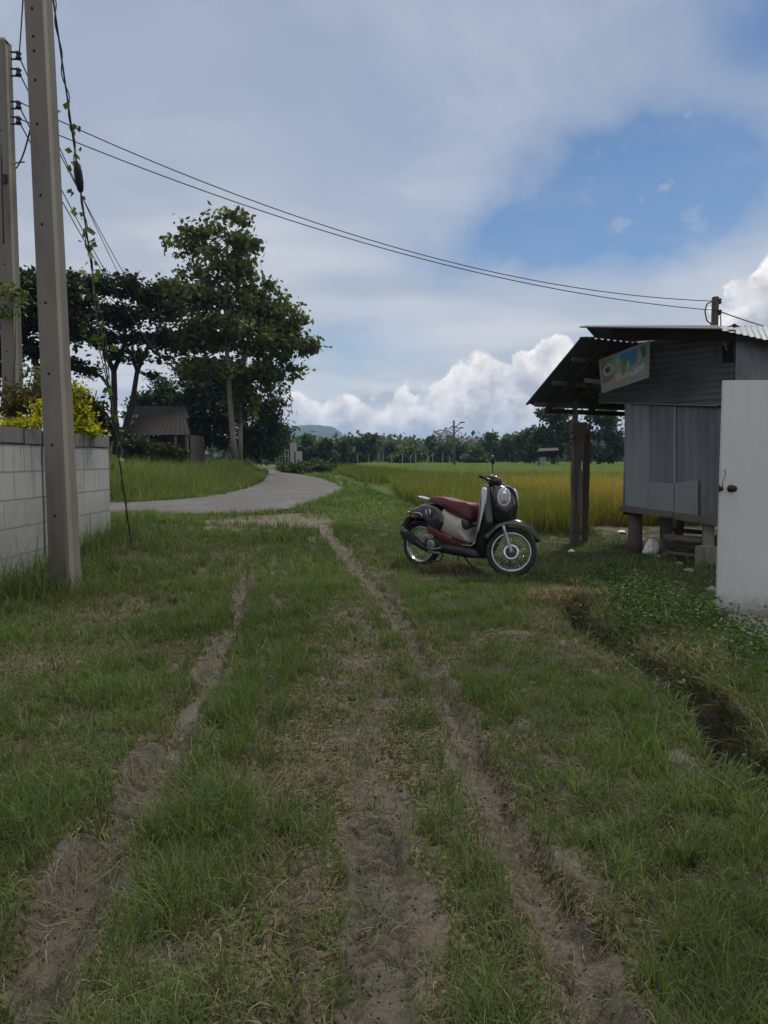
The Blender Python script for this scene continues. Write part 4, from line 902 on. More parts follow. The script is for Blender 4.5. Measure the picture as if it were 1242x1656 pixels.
# field hut
fh = at(885, 745, 62); fh.z = .2; fr = empty('field_hut', fh, 0, 'tiny open hut with one pale wall at the far edge of the rice', 'hut')
p0 = at(870, 745, 62); MB().box((at(876, 740, 62).x, 62, .85), (.62, .1, 1.05)).build('pale_wall', M['white'], fr)
MB().add(*(lambda q: (q + [v + Vector((0, 0, .05)) for v in q], [(0, 1, 2, 3), (4, 5, 6, 7), (0, 1, 5, 4), (1, 2, 6, 5), (2, 3, 7, 6), (3, 0, 4, 7)]))([at(868, 731, 61.5), at(904, 729, 61.5), at(902, 725, 64), at(872, 726, 64)])).build('roof', M['oldwood'], fr)
for px in (871, 902, 888): p = at(px, 728, 62); MB().box((p.x, 61.9 + (px == 888) * 2, p.z / 2), (.08, .08, p.z)).build('post', M['oldwood'], fr)

# the air itself
hz = bpy.data.materials.new('air'); hz.use_nodes = True; hz.node_tree.nodes.clear(); t = NT(hz.node_tree)
pv = t.node('ShaderNodeVolumePrincipled'); pv.inputs['Color'].default_value = (.42, .66, 1.0, 1); pv.inputs['Density'].default_value = .00032; pv.inputs['Anisotropy'].default_value = .2
o = t.node('ShaderNodeOutputMaterial'); t.l.new(pv.outputs[0], o.inputs['Volume'])
tag(MB().box((0, 1500, 49), (6400, 4100, 100)).build('haze', hz, None), kind='stuff')

# ------------------------------------------------------------------ tin shack on stilts
def sheet_dirt(t, vec, c):
    n_ = t.noise(vec, 1.4, 6, .7); return t.mix(t.m('MULTIPLY', t.ss(n_, .52, .72), .35), c, (.10, .075, .06))
M['tin1'] = mat('tin_sheet_light', (.245, .255, .265), .5, metal=.35, var=.12, scale=2, dirt=(.13, .135, .14), dscale=3, stretch=(1, 1, .2), extra=sheet_dirt)
M['tin2'] = mat('tin_sheet_dull', (.17, .178, .185), .55, metal=.35, var=.15, scale=2, dirt=(.08, .085, .09), dscale=3, stretch=(1, 1, .2), extra=sheet_dirt)
M['tin3'] = mat('tin_sheet_patch', (.235, .25, .255), .5, metal=.35, var=.12, scale=2, dirt=(.11, .12, .125), dscale=3, extra=sheet_dirt)
M['corr'] = mat('corrugated_wall', (.20, .20, .205), .55, metal=.35, var=.15, scale=1.5, dirt=(.06, .055, .055), dscale=2.5, extra=sheet_dirt)
M['rooftin'] = mat('roof_tin', (.07, .074, .078), .85, metal=.1, var=.25, scale=2, dirt=(.05, .035, .03), dscale=1.5, damt=.7)
M['rooflight'] = mat('roof_tin_new', (.17, .185, .20), .45, metal=.4, var=.1, scale=2)
M['greywood'] = mat('weathered_plank', (.125, .115, .10), .9, var=.35, scale=5, bump=.6, bscale=25, stretch=(1, 1, 5), dirt=(.05, .045, .04), dscale=3)
M['postwood'] = mat('carved_post', (.085, .062, .050), .85, var=.5, scale=6, bump=.8, bscale=18, stretch=(1, 1, .25), dirt=(.025, .018, .015), dscale=5)
Lw, Rw = at(1010, 700, 9.6), at(1185, 700, 8.55)
wdir = Vector((Rw.x - Lw.x, Rw.y - Lw.y, 0)).normalized(); wn = Vector((wdir.y, -wdir.x, 0))      # towards the camera
def wp(px, py, off=0.0):
    """point of the wall plane (moved off towards the viewer) seen at a survey pixel"""
    d = at(px, py, 1.0) - Vector((0, 0, CH)); o = Vector((Lw.x, Lw.y, 0)) + wn * off
    t_ = (o - Vector((0, 0, CH))).dot(wn) / d.dot(wn); return Vector((0, 0, CH)) + d * t_
hc = wp(1010, 880); hc.z = .1
hut = empty('tin_shack', hc, 0, 'grey tin walled shack raised on short posts behind the white door', 'shack')
def slab(mb, q, th):
    q = [Vector(p) for p in q]; n_ = (q[1] - q[0]).cross(q[3] - q[0]).normalized() * th
    return mb.add([*q, *[p + n_ for p in q]], [(0, 1, 2, 3), (4, 7, 6, 5), (0, 4, 5, 1), (1, 5, 6, 2), (2, 6, 7, 3), (3, 7, 4, 0)])
def panel(name, l, r_, tl, tr, bl, br, m, off, waves=0):
    a, b, c, d = wp(l, bl, off), wp(r_, br, off), wp(r_, tr, off), wp(l, tl, off)
    mb = MB(); (mb.corr(a, b, c, d, waves, .004, 'u') if waves else slab(mb, (a, b, c, d), .003)); return mb.build(name, m, hut)
panel('wall_sheet', 1010, 1051, 646, 650, 822, 829, M['tin1'], .012, 3)
panel('wall_sheet', 1050, 1094, 648, 652, 828, 834, M['tin2'], .004, 3)
panel('wall_sheet', 1091, 1186, 648, 655, 832, 846, M['tin2'], -.004, 7)
panel('wall_batten', 1089, 1093, 655, 655, 785, 785, M['tin1'], .022)
panel('patch_sheet', 1050, 1090, 779, 782, 826, 831, M['tin3'], .030)
panel('patch_sheet', 1091, 1129, 781, 776, 830, 835, M['tin3'], .034)
# gable of horizontal corrugation
a, b = wp(968, 651, .06), wp(1186, 657, .06); c, d = wp(1186, 545, .06), wp(968, 588, .06)
def gable():
    """polygonal corrugated sheet: columns of waves under a sloping top edge"""
    mb = MB(); V_, F_ = [], []; cols_ = 30; pitch_ = .072; zb = min(a.z, b.z); zt = c.z; rows = int((zt - zb) / pitch_ * 6)
    pk = wp(1035, 546, .06)
    for i in range(cols_ + 1):
        s_ = i / cols_; P_ = a.lerp(b, s_); top = d.z + (pk.z - d.z) * min(1, (P_.x - a.x) / (pk.x - a.x)) if P_.x < pk.x else pk.z + (c.z - pk.z) * (P_.x - pk.x) / (b.x - pk.x)
        for j in range(rows + 1):
            z = P_.z + j / rows * (zt - zb); z = min(z, top); V_.append(Vector((P_.x, P_.y, z)) + wn * .017 * math.sin(z / pitch_ * 2 * math.pi))
    for i in range(cols_):
        for j in range(rows): q = i * (rows + 1) + j; F_.append((q, q + rows + 1, q + rows + 2, q + 1))
    return mb.add(V_, F_).build('gable_sheet', M['corr'], hut)
gable()
MB().bar(wp(1020, 652, .02), wp(1186, 658, .02), .05, .035).build('rail', M['oldwood'], hut)
MB().bar(wp(968, 651, .075) , wp(1160, 656, .075), .012, .012).build('edge_trim', M['tin1'], hut)
# dark panel painting the shade of a roof corner gap, with a light stick
MB().add(*(lambda q: (q, [(0, 1, 2, 3)]))([wp(1167, 584, .085), wp(1186, 586, .085), wp(1186, 552, .085), wp(1167, 552, .085)])).build('gap_shade_panel', M['hole'], hut)
MB().bar(wp(1165, 586, .10), wp(1165, 556, .10), .03, .03).build('batten', M['greywood'], hut)
MB().bar(wp(1140, 556, .10), wp(1178, 555, .10), .03, .05).build('batten', M['greywood'], hut)
MB().tube([wp(1171, 552, .12), wp(1175, 566, .14)], .008, 6).build('peg', M['white'], hut)
# front wall on the right, vertical corrugation, seen above the door
fd = Vector((.80, .60, 0)); fr0 = wp(1186, 700, .02); fb = Vector((fr0.x, fr0.y, .5)); ft = Vector((fr0.x, fr0.y, wp(1186, 543, .02).z))
MB().corr(fb, fb + fd * 3.0, ft + fd * 3.0, ft, 26, .011, 'u').build('front_sheet', M['corr'], hut)
# back and far walls close the room
bk = Vector((Lw.x, Lw.y, .5)); bt = Vector((Lw.x, Lw.y, 1.95))
mb = MB(); slab(mb, (bk, bk + fd * 3.0, bt + fd * 3.0, bt), .01); e1 = bk + fd * 3.0; e2 = fb + fd * 3.0
slab(mb, (e2, e1, Vector((e1.x, e1.y, 1.95)), Vector((e2.x, e2.y, 2.3))), .01); mb.build('back_wall', M['tin2'], hut)
# floor and its edge beam
f0, f1 = wp(1004, 824, .0), wp(1186, 848, .0)
mb = MB(); slab(mb, (f0, f1, f1 + fd * 3.0, f0 + fd * 3.0), .03); mb.build('floor_boards', M['oldwood'], hut)
MB().bar(wp(1003, 822, .05), wp(1090, 833, .05), .045, .075).build('edge_beam', M['greywood'], hut, bevel=.004)
MB().bar(wp(1091, 834, .05), wp(1200, 850, .05), .045, .085).build('edge_beam', M['greywood'], hut, bevel=.004)
for px, pb_, pt_, r_, m_ in ((1028, 884, 828, .088, 'postwood'), (1146, 912, 845, .07, 'concrete')):
    o = Vector(wp(px, pt_, -.08)); z0 = gz1(o.x, o.y) - .06
    MB().tube([(o.x, o.y, z0), (o.x, o.y, z0 + .2), (o.x, o.y, o.z + .02)], [r_ * 1.1, r_, r_ * .93], 14).build('stilt', M[m_], hut, sm=True)
for k in (1.3, 2.7):
    for base in (f0, f1):
        o = base + fd * k; z0 = gz1(o.x, o.y) - .06; MB().tube([(o.x, o.y, z0), (o.x, o.y, o.z)], .07, 10).build('stilt', M['postwood'], hut, sm=True)
o = wp(1078, 838, -.5); MB().box((o.x, o.y, .36), (.12, .12, .42), rz=.4).build('stilt', M['concrete'], hut, bevel=.01)
# lean-to roof falling away to the left
A_, B_, C_ = at(850, 654, 9.8), at(1012, 661, 10.7), at(940, 545, 8.75); D_ = C_ + (B_ - A_)
ext = (B_ - A_) * .9; B2, D2 = B_ + ext, D_ + ext
MB().corr(A_, B2, D2, C_, 34, .012, 'u').build('lean_to_roof', M['rooftin'], hut)
er = (C_ - A_).normalized(); el_ = (B_ - A_).normalized(); nr = el_.cross(er).normalized()
if nr.z < 0: nr = -nr
for s_ in (.06, .4, .75): MB().bar(A_.lerp(C_, s_) - nr * .05 + el_ * .08, B2.lerp(D2, s_) - nr * .05, .04, .05, up=nr).build('purlin', M['greywood'], hut)
for s_ in (.30, 1.05, 1.8): MB().bar(A_ + el_ * s_ - nr * .10 + er * .03, C_ + el_ * s_ - nr * .10, .05, .06, up=nr).build('rafter', M['oldwood'], hut)
MB().bar(A_ + el_ * .3 - nr * .09, B_ - nr * .09, .05, .06).build('eave_beam', M['oldwood'], hut)
MB().bar(at(945, 615, 9.3), at(976, 618, 9.2), .05, .055).build('tie_beam', M['greywood'], hut)
MB().bar(at(930, 640, 9.9), at(985, 590, 9.3), .04, .05).build('brace', M['oldwood'], hut)
# main low roof, rising away from us
F1, F2, F3 = at(937, 530, 8.45), at(1162, 531, 7.95), at(1500, 607, 10.8); R1, R2, R3 = at(946, 528, 9.3), at(1160, 527.5, 9.4), at(1500, 527.5, 10.9)
mb = MB(); slab(mb, (F1, at(1168, 533, 7.95), R2, R1), .012); mb.build('main_roof', M['rooftin'], hut)
MB().corr(F2 + Vector((0, 0, -.01)), F3, R3 + Vector((0, 0, .0)), R2, 40, .005, 'u').build('front_roof', M['rooflight'], hut)
mb = MB(); slab(mb, (R1, R3, D2 + Vector((2.0, 1.0, -.05)), C_ + Vector((.35, .7, .10))), .012); mb.build('rear_roof', M['rooftin'], hut)
mb = MB(); slab(mb, (at(990, 548, 8.7), at(1190, 549, 8.35), at(1190, 533, 8.3), at(990, 532, 8.6)), .02); mb.build('gap_shade_board', M['oldwood'], hut)  # dark board standing in for the shade in the gap below the roof
MB().bar(at(938, 546, 8.74), at(992, 545, 8.74), .03, .012).build('edge_trim', M['rooftin'], hut)
MB().add([at(1178, 528, 9.3), at(1196, 528, 9.3), at(1188, 523, 9.3), at(1178, 528, 9.6), at(1196, 528, 9.6), at(1188, 523, 9.6)], [(0, 1, 2), (3, 5, 4), (0, 2, 5, 3), (1, 4, 5, 2)]).build('ridge_cap', M['oldwood'], hut)
# porch posts
pp = at(936, 865, 10.1); pg = gz1(pp.x, pp.y); pr = hut
def post(px, w_, pt_, m_='postwood', dY=0, d=.16, pbm=None):
    X = at(px, 780, pp.y + dY).x; zt_ = at(px, pt_, pp.y + dY).z; z0 = pg - .08 if pbm is None else at(px, pbm, pp.y + dY).z
    n_ = 7; pts = [(X + random.uniform(-.006, .006), pp.y + dY, z0 + (zt_ - z0) * i / (n_ - 1)) for i in range(n_)]; mb = MB()
    for i in range(n_ - 1):
        a1, b1 = Vector(pts[i]), Vector(pts[i + 1]); mb.bar(a1, b1 + Vector((0, 0, .004 * (i < n_ - 2))), w_ * random.uniform(.93, 1.07), d * random.uniform(.93, 1.07), up=(0, 1, 0))
    return mb.build('porch_post', M[m_], pr, bevel=.006)
post(931, .098, 712); post(947, .075, 700, dY=.09, d=.09); post(933, .175, 684, pbm=716, d=.19); post(928, .062, 632, 'greywood', d=.07, pbm=690)
post(938, .05, 760, 'greywood', dY=-.10, d=.03, pbm=835)

# picture board hung under the eave
TL, TR, BR, BL = at(968, 582, 9.05), at(1049, 551, 8.5), at(1047, 611, 8.5), at(973, 636, 9.05)
sb_ = Vector((TL + BR) / 2); brd = empty('sign_board', BL, 0, 'framed seaside picture board hanging tilted under the shack roof', 'sign')
def bq(u, v, o=0.0):
    n_ = (TR - TL).cross(BL - TL).normalized(); n_ = n_ if n_.y < 0 else -n_
    return (TL * (1 - u) + TR * u) * (1 - v) + (BL * (1 - u) + BR * u) * v + n_ * o
mb = MB(); q = [bq(0, 0), bq(1, 0), bq(1, 1), bq(0, 1)]; mb.add(q + [bq(0, 0, -.03), bq(1, 0, -.03), bq(1, 1, -.03), bq(0, 1, -.03)], [(0, 1, 2, 3), (4, 7, 6, 5), (0, 4, 5, 1), (1, 5, 6, 2), (2, 6, 7, 3), (3, 7, 4, 0)])
M['frame'] = mat('sign_frame', (.22, .21, .185), .6, var=.15, dirt=(.2, .17, .14)); mb.build('board', M['frame'], brd)
def col_m(n_, c, r_=.6): return mat(n_, tuple(k * .72 for k in c), r_, var=.3, scale=9, dirt=(.12, .115, .10), dscale=4, damt=.4)
def patch(name, uv, c, o, m_=None):
    """filled outline on the board face, 2 mm proud of the one below"""
    mb = MB(); P_ = [bq(u, v, o) for u, v in uv]; mb.add(P_, [tuple(range(len(P_)))]); return mb.build(name, m_ or col_m(name, c), brd)
def ell(u, v, a, b, n_=14, rot=0): return [(u + a * math.cos(t_) * math.cos(rot) - b * math.sin(t_) * math.sin(rot), v + a * math.cos(t_) * math.sin(rot) * 1.2 + b * math.sin(t_) * math.cos(rot)) for t_ in [2 * math.pi * i / n_ for i in range(n_)]]
def wob(uv, j=.012): return [(u + random.uniform(-j, j), v + random.uniform(-j, j)) for u, v in uv]
patch('picture', [(.05, .05), (.97, .05), (.97, .93), (.05, .93)], (.30, .30, .26), .003)
patch('sea_picture', [(.31, .07), (.96, .07), (.96, .62), (.80, .70), (.62, .74), (.31, .70)], (.15, .36, .36), .006)
patch('sky_picture', wob([(.45, .08), (.78, .08), (.80, .42), (.66, .52), (.52, .36), (.45, .30)]), (.04, .20, .34), .009)
patch('left_picture', wob([(.06, .07), (.30, .09), (.30, .64), (.06, .70)]), (.30, .16, .12), .006)
patch('bowl_rim', wob(ell(.19, .40, .105, .165)), (.42, .50, .42), .009); patch('bowl', wob(ell(.19, .39, .065, .095)), (.02, .09, .05), .012)
patch('palm_picture', wob([(.50, .25), (.55, .22), (.56, .66), (.48, .72), (.47, .45)]), (.18, .24, .05), .012)
patch('shore_picture', wob([(.34, .60), (.60, .58), (.66, .74), (.36, .84)]), (.46, .38, .32), .009)
patch('wave_picture', wob([(.38, .18), (.44, .22), (.42, .50), (.36, .55)]), (.28, .44, .42), .009)
patch('light_picture', wob([(.60, .30), (.66, .42), (.63, .60), (.58, .55)]), (.40, .42, .18), .012)
patch('tree_picture', wob([(.86, .08), (.95, .08), (.955, .36), (.90, .44), (.87, .28)]), (.03, .12, .06), .012)
patch('stone_picture', wob([(.80, .22), (.86, .18), (.90, .46), (.84, .58), (.79, .48)]), (.36, .32, .22), .012)
patch('foam_picture', wob([(.62, .66), (.95, .56), (.95, .72), (.66, .82)]), (.44, .48, .46), .009)
patch('left_foot', wob([(.07, .66), (.28, .60), (.29, .68), (.08, .76)]), (.24, .12, .09), .010)
for i, (u, v, a, b) in enumerate(((.35, .88, .01, .012), )): pass

# small pole behind the shack
sp_ = at(1157, 480, 14.0); z0 = .2; spo = empty('small_pole', (sp_.x, 14.0, z0), 0, 'short dark pole with two insulators sticking up behind the shack roof', 'pole')
MB().box((sp_.x, 14.0, (z0 + sp_.z) / 2), (.10, .10, sp_.z - z0)).build('pole', M['bark'], spo, bevel=.01)
for py in (487, 505):
    c = at(1163.5, py, 13.98); MB().tube([c + Vector((0, 0, z)) for z in (-.05, -.03, -.01, .01, .03, .05)], [.025, .045, .03, .03, .045, .025], 12).build('insulator', M['black'], spo, sm=True)
wl_ = [at(1152, 487, 13.9), at(1143, 492, 13.85), at(1140, 504, 13.8), at(1143, 518, 13.85), at(1152, 526, 13.9)]; MB().tube(wl_, .012, 6).build('cable_loop', M['wire'], spo, sm=True)
MB().tube([at(1165, 510, 13.9), at(1166, 520, 13.9), at(1165, 530, 13.9)], .010, 6).build('cable_loop', M['wire'], spo, sm=True)

# ------------------------------------------------------------------ white door standing open
def door_marks(t, vec, c):
    s_ = t.node('ShaderNodeSeparateXYZ'); t.l.new(vec, s_.inputs[0])
    low = t.ss(t.m('ADD', s_.outputs[2], t.m('MULTIPLY', t.noise(vec, 14, 5, .7), .35)), .28, .05)
    c = t.mix(t.m('MULTIPLY', low, .65), c, (.20, .17, .13))
    spk = t.ss(t.noise(vec, 60, 3, .8), .66, .72); c = t.mix(t.m('MULTIPLY', spk, t.ss(s_.outputs[2], .9, .0)), c, (.22, .19, .15))
    st = t.noise(t.comb(t.m('MULTIPLY', s_.outputs[0], 22.0), 0.0, t.m('MULTIPLY', s_.outputs[2], .8)), 1.0, 5, .6)
    return t.mix(t.m('MULTIPLY', t.ss(st, .5, .75), .22), c, (.36, .34, .30))
M['door'] = mat('door_paint', (.62, .62, .585), .42, var=.035, scale=1.2, dirt=(.44, .43, .40), dscale=1.2, damt=.45, spec=.5, extra=door_marks)
M['brass'] = mat('dark_brass', (.05, .04, .028), .35, metal=.8)
dl, dr = at(1160, 615, 6.4), at(1158.5, 999, 6.4); dh = dl.z - dr.z; dz0 = dr.z
dx = Vector((.985, -.06, 0)).normalized(); dorg = Vector((dr.x, dr.y, dz0)); droot = empty('white_door', dorg, 0, 'plain off white door standing open at the right edge, with a dark round knob', 'door')
mb = MB(); nD = Vector((-dx.y, dx.x, 0)); c0 = dorg + dx * .40 + Vector((0, 0, dh / 2)) + nD * .018
mb.box(c0, (.80, .036, dh), ax=Matrix((dx, nD, Vector((0, 0, 1)))).transposed()); mb.build('door_leaf', M['door'], droot, bevel=.002)
kz = at(0, 790, 6.4).z
def knob(c, n_, r_=1.0):
    o = MB().tube([c, c + n_ * .006, c + n_ * .007, c + n_ * .035, c + n_ * .045, c + n_ * .062, c + n_ * .070], [.033 * r_, .031 * r_, .012, .012, .026 * r_, .028 * r_, .016 * r_], 18).build('knob', M['brass'], droot, sm=True)
    return o
kc = dorg + dx * .088 + Vector((0, 0, kz - dz0)); knob(kc, -nD); knob(kc + nD * .036 - dx * .03, nD)
MB().box(dorg + dx * .002 + nD * .018 + Vector((0, 0, kz - dz0)), (.010, .028, .06), ax=Matrix((dx, nD, Vector((0, 0, 1)))).transposed()).build('latch', M['brass'], droot)
MB().tube([kc - dx * .075 - nD * .015, kc - dx * .082 - nD * .03 + Vector((0, 0, .05)), kc - dx * .06 - nD * .03 + Vector((0, 0, .12)), kc - dx * .055 - nD * .0 + Vector((0, 0, .16))], .003, 5).build('cord', M['wire'], droot, sm=True)
MB().tube([kc - dx * .088 - nD * .02 + Vector((0, 0, z)) for z in (-.02, -.01, .01, .02)], [.008, .018, .018, .008], 10).build('padlock', M['brass'], droot, sm=True)
jb = dorg + dx * .835; MB().box((jb.x + .0, jb.y + .02, dz0 + dh / 2 + .02), (.06, .12, dh + .1)).build('door_jamb', M['greywood'], droot, bevel=.004)
# concrete step below it
cs = at(1225, 1030, 5.9); csz = gz1(3.1, 6.2)
V = [(2.86, 6.5), (2.74, 6.0), (2.66, 5.5), (2.98, 5.22), (3.5, 5.3), (4.6, 5.35), (4.6, 6.9), (3.0, 6.95)]
mb = MB(); mb.prism([(x + random.uniform(-.03, .03), y, -.30) for x, y in V], (0, 0, .30 + csz + .03)); st = mb.build('concrete_step', mat('rough_concrete', (.22, .21, .195), .95, var=.3, bump=.8, bscale=30, dirt=(.09, .08, .07), dscale=4), None, bevel=.02)
tag(st, 'rough grey concrete pad on the ground under the white door', 'concrete pad')

# ------------------------------------------------------------------ things lying round the shack
def rock(name, c, r_, m_, label, catg, sq=(1, 1, .7), seed=0, group=None, j=.25):
    bm = bmesh.new(); bmesh.ops.create_icosphere(bm, subdivisions=3, radius=1)
    rr = random.Random(seed); ds = [Vector((rr.uniform(-1, 1), rr.uniform(-1, 1), rr.uniform(-1, 1))).normalized() for _ in range(9)]; cut = [rr.uniform(.62, .9) for _ in ds]
    for v in bm.verts:
        p = v.co.copy()
        for d_, k in zip(ds, cut):
            e = p.dot(d_)
            if e > k: p -= d_ * (e - k) * .85
        p += Vector((rr.uniform(-1, 1), rr.uniform(-1, 1), rr.uniform(-1, 1))) * .03 * j * 4
        v.co = Vector((p.x * sq[0], p.y * sq[1], p.z * sq[2])) * r_
    me = bpy.data.meshes.new(name); bm.to_mesh(me); bm.free(); o = link(name, me, m_); o.location = c; o.rotation_euler = (0, 0, rr.uniform(0, 6)); return tag(o, label, catg, group)
M['plastic'] = mat('white_plastic', (.66, .65, .64), .55, var=.12, dirt=(.3, .26, .22)); M['stone'] = mat('rubble', (.20, .19, .175), .95, var=.3, bump=.7, bscale=20, dirt=(.09, .08, .07))
def on(px, py, Y=None, lift=0):
    """point of the real ground nearest the sight line"""
    best = None
    for k in range(60):
        Yk = 5.5 + k * .12; p = at(px, py, Yk); g = gz1(p.x, p.y)
        if best is None or abs(p.z - g) < best[0]: best = (abs(p.z - g), p, g)
    return Vector((best[1].x, best[1].y, best[2] + lift))
# white woven sack
c = on(1050, 872, lift=.0); c = at(1052, 873, 9.35); c.z = gz1(c.x, c.y)
rock('white_sack', c + Vector((0, 0, .085)), .135, M['plastic'], 'crumpled white plastic sack under the shack beside the front post', 'sack', (.85, .7, 1.0), 41, None, .5)
rock('plastic_scrap', on(1006, 862, lift=.02), .085, M['plastic'], 'flat scrap of white plastic on the grass left of the front post', 'litter', (1, .7, .35), 3)
rock('plastic_scrap', on(924, 893, lift=.015), .045, M['plastic'], 'small crumpled white scrap in the grass between scooter and shack', 'litter', (1, .8, .6), 5)
rock('plastic_scrap', on(1064, 901, lift=.01), .04, M['plastic'], 'tiny white scrap lying in front of the plank stack', 'litter', (1, .5, .5), 6)
for i, (px, py, r_, lab) in enumerate(((1085, 902, .10, 'pale flat lump of rubble nearest the middle of the shack front'), (1103, 893, .09, 'rounded grey stone in front of the plank stack'), (1118, 905, .07, 'small dark stone right of the pale lump'), (1068, 885, .06, 'brown stone leaning at the left end of the planks'),
                                       (1098, 912, .05, 'tiny stone lowest in the rubble by the shack'), (1150, 955, .08, 'dark clod beside the left edge of the white door'), (1112, 925, .06, 'small clod below the rubble, left of the concrete block'))):
    rock('stone', on(px, py, lift=r_ * .2), r_, M['stone'], lab, 'stone', (1.2, .8, .6), 20 + i, 'rubble in front of the shack')
c = on(1142, 915); MB().box((0, 0, 0), (.20, .16, .26), rz=.3).build('concrete_block', M['concrete'], None, bevel=.012).location = (c.x, c.y, c.z + .10); tag(bpy.data.objects['concrete_block'], 'upright grey concrete block at the shack foot left of the door', 'block')
for i, (pa, pb_2, Y, w_, lab) in enumerate((((1076, 868), (1149, 874), 9.0, .10, 'top plank of the dark stack under the shack'), ((1074, 880), (1150, 888), 8.95, .09, 'second plank of the dark stack under the shack'), ((1078, 892), (1146, 899), 8.95, .07, 'lowest plank of the dark stack under the shack'), ((1088, 857), (1150, 862), 9.3, .08, 'plank at the back of the dark stack under the shack'))):
    tag(MB().bar(at(*pa, Y), at(*pb_2, Y - .1), .22, w_ * .5).build('plank', M['oldwood'] if i % 2 else M['greywood'], None, bevel=.004), lab, 'plank', 'planks stacked under the shack')
for pa, pb_2 in (((1000, 828), (1001, 848)), ((1003, 832), (1018, 829))): pass

# ------------------------------------------------------------------ leafy weeds on the bank right of the ditch
def weeds():
    Pp, T = [], []; stx, sty, sth = [], [], []
    n = 2200; x = rng.uniform(1.35, 4.4, n); y = rng.uniform(2.6, 7.8, n)
    d = np.exp(-(((x - 2.15) / .6) ** 2 + ((y - 5.7) / 1.0) ** 2)) * 1.1 + np.exp(-(((x - 2.5) / .8) ** 2 + ((y - 4.3) / .9) ** 2)) * .8 + .2
    d *= ss(1.22, 1.6, x + .35 * (fbm(x, y, 2, 2, 151) - .5)) * (.3 + 1.3 * ss(.35, .6, fbm(x, y, 1.6, 3, 153)))
    k = (rng.random(n) < d) & ~((x > 2.52) & (y > 4.85)); x, y = x[k], y[k]; z = gz(x, y)
    for cx, cy, cz in zip(x, y, z):
        m_ = rng.integers(14, 34); hgt = rng.uniform(.05, .26); q = rng.normal(size=(m_, 3)) * np.array([.06, .06, 0]); q[:, 2] = rng.random(m_) ** .7 * hgt
        Pp.append(np.array([cx, cy, cz + .01]) + q); b = rng.uniform(.75, 1.35) * (.75 + .5 * q[:, 2] / hgt) * 0 + rng.uniform(.8, 1.3); T.append(np.full(m_, b))
    Pp = np.concatenate(Pp); T = np.concatenate(T)
    g = leaf_quads('weeds', Pp, .031, pal([(.042, .078, .024), (.058, .098, .03), (.03, .058, .02), (.07, .095, .036)], len(Pp)) * T[:, None], M['leaf'], None, .45, .55, .1)
    tag(g, 'leafy green weeds covering the bank between the ditch and the white door', 'weeds', kind='stuff')
    # arching blades and dead stalks hanging over the ditch edge
    n = 3800; i = rng.integers(0, len(DITCH) - 1, n); t_ = rng.random(n); c_ = DITCH[i] + (DITCH[i + 1] - DITCH[i]) * t_[:, None]; sgn = rng.choice([-1, 1], n, p=[.35, .65]); off = c_[:, 2] * rng.uniform(.45, 2.2, n) * sgn
    x = c_[:, 0] + off; y = c_[:, 1] + rng.normal(0, .08, n); an = np.where(sgn > 0, math.pi, 0) + rng.normal(0, 1.8, n)
    h = rng.uniform(.04, .14, n); dry = rng.random(n) < np.where(sgn > 0, .35, .28); cc = np.where(dry[:, None], pal([(.17, .14, .085), (.11, .09, .055), (.22, .18, .11)], n), pal(GREEN, n))
    g = blades('ditch_grass', x, y, gz(x, y) - .005, h, rng.uniform(.004, .008, n), rng.uniform(.5, 1.5, n), cc, M['grass'], segs=3, ang=an)
    tag(g, 'mixed green and withered grass hanging over both edges of the ditch', 'grass', kind='stuff')
    # withered heap at the head of the ditch and under the scooter
    xs, ys, zs_ = [], [], []
    for (cx, cy, r1, r2, nn) in ((1.55, 6.35, .40, .30, 1500), (.72, 8.05, .34, .16, 900), (1.75, 4.2, .2, .3, 250)):
        a = rng.uniform(0, 6.28, nn); q = np.sqrt(rng.random(nn)); xs.append(cx + np.cos(a) * q * r1); ys.append(cy + np.sin(a) * q * r2); zs_.append(.07 * (1 - q ** 2) * rng.random(nn))
    x, y, zz_ = map(np.concatenate, (xs, ys, zs_)); n = len(x)
    g = blades('withered_grass', x, y, gz(x, y) + zz_, rng.uniform(.05, .13, n), rng.uniform(.004, .008, n), rng.uniform(.6, 1.7, n), pal([(.20, .15, .09), (.14, .10, .06), (.27, .21, .13), (.10, .10, .04)], n), M['straw'], segs=3)
    tag(g, 'heaps of withered brown grass by the scooter stand and the ditch head', 'dry grass', kind='stuff')
    # tall stems and weeds along the wall foot and round the pole
    n = 4200; y = rng.uniform(4.5, 9.7, n); x = -3.42 + np.abs(rng.normal(0, .16, n)); k = rng.random(n) < .4 + .6 * ss(.4, .6, fbm(x, y, 1.5, 2, 161)); x, y = x[k], y[k]
    x2 = rng.normal(-2.78, .22, 500); y2 = rng.normal(6.6, .2, 500); x = np.r_[x, x2]; y = np.r_[y, y2]; n = len(x)
    g = blades('wall_grass', x, y, gz(x, y) - .01, rng.uniform(.10, .36, n) * np.where(rng.random(n) < .08, 1.8, 1), rng.uniform(.005, .010, n), rng.uniform(.1, .9, n), np.where((rng.random(n) < .2)[:, None], pal(DRY, n), pal(GREEN, n) * 1.15), M['grass'], segs=3)
    tag(g, 'taller grass and weeds growing against the foot of the wall and pole', 'grass', kind='stuff')
weeds()

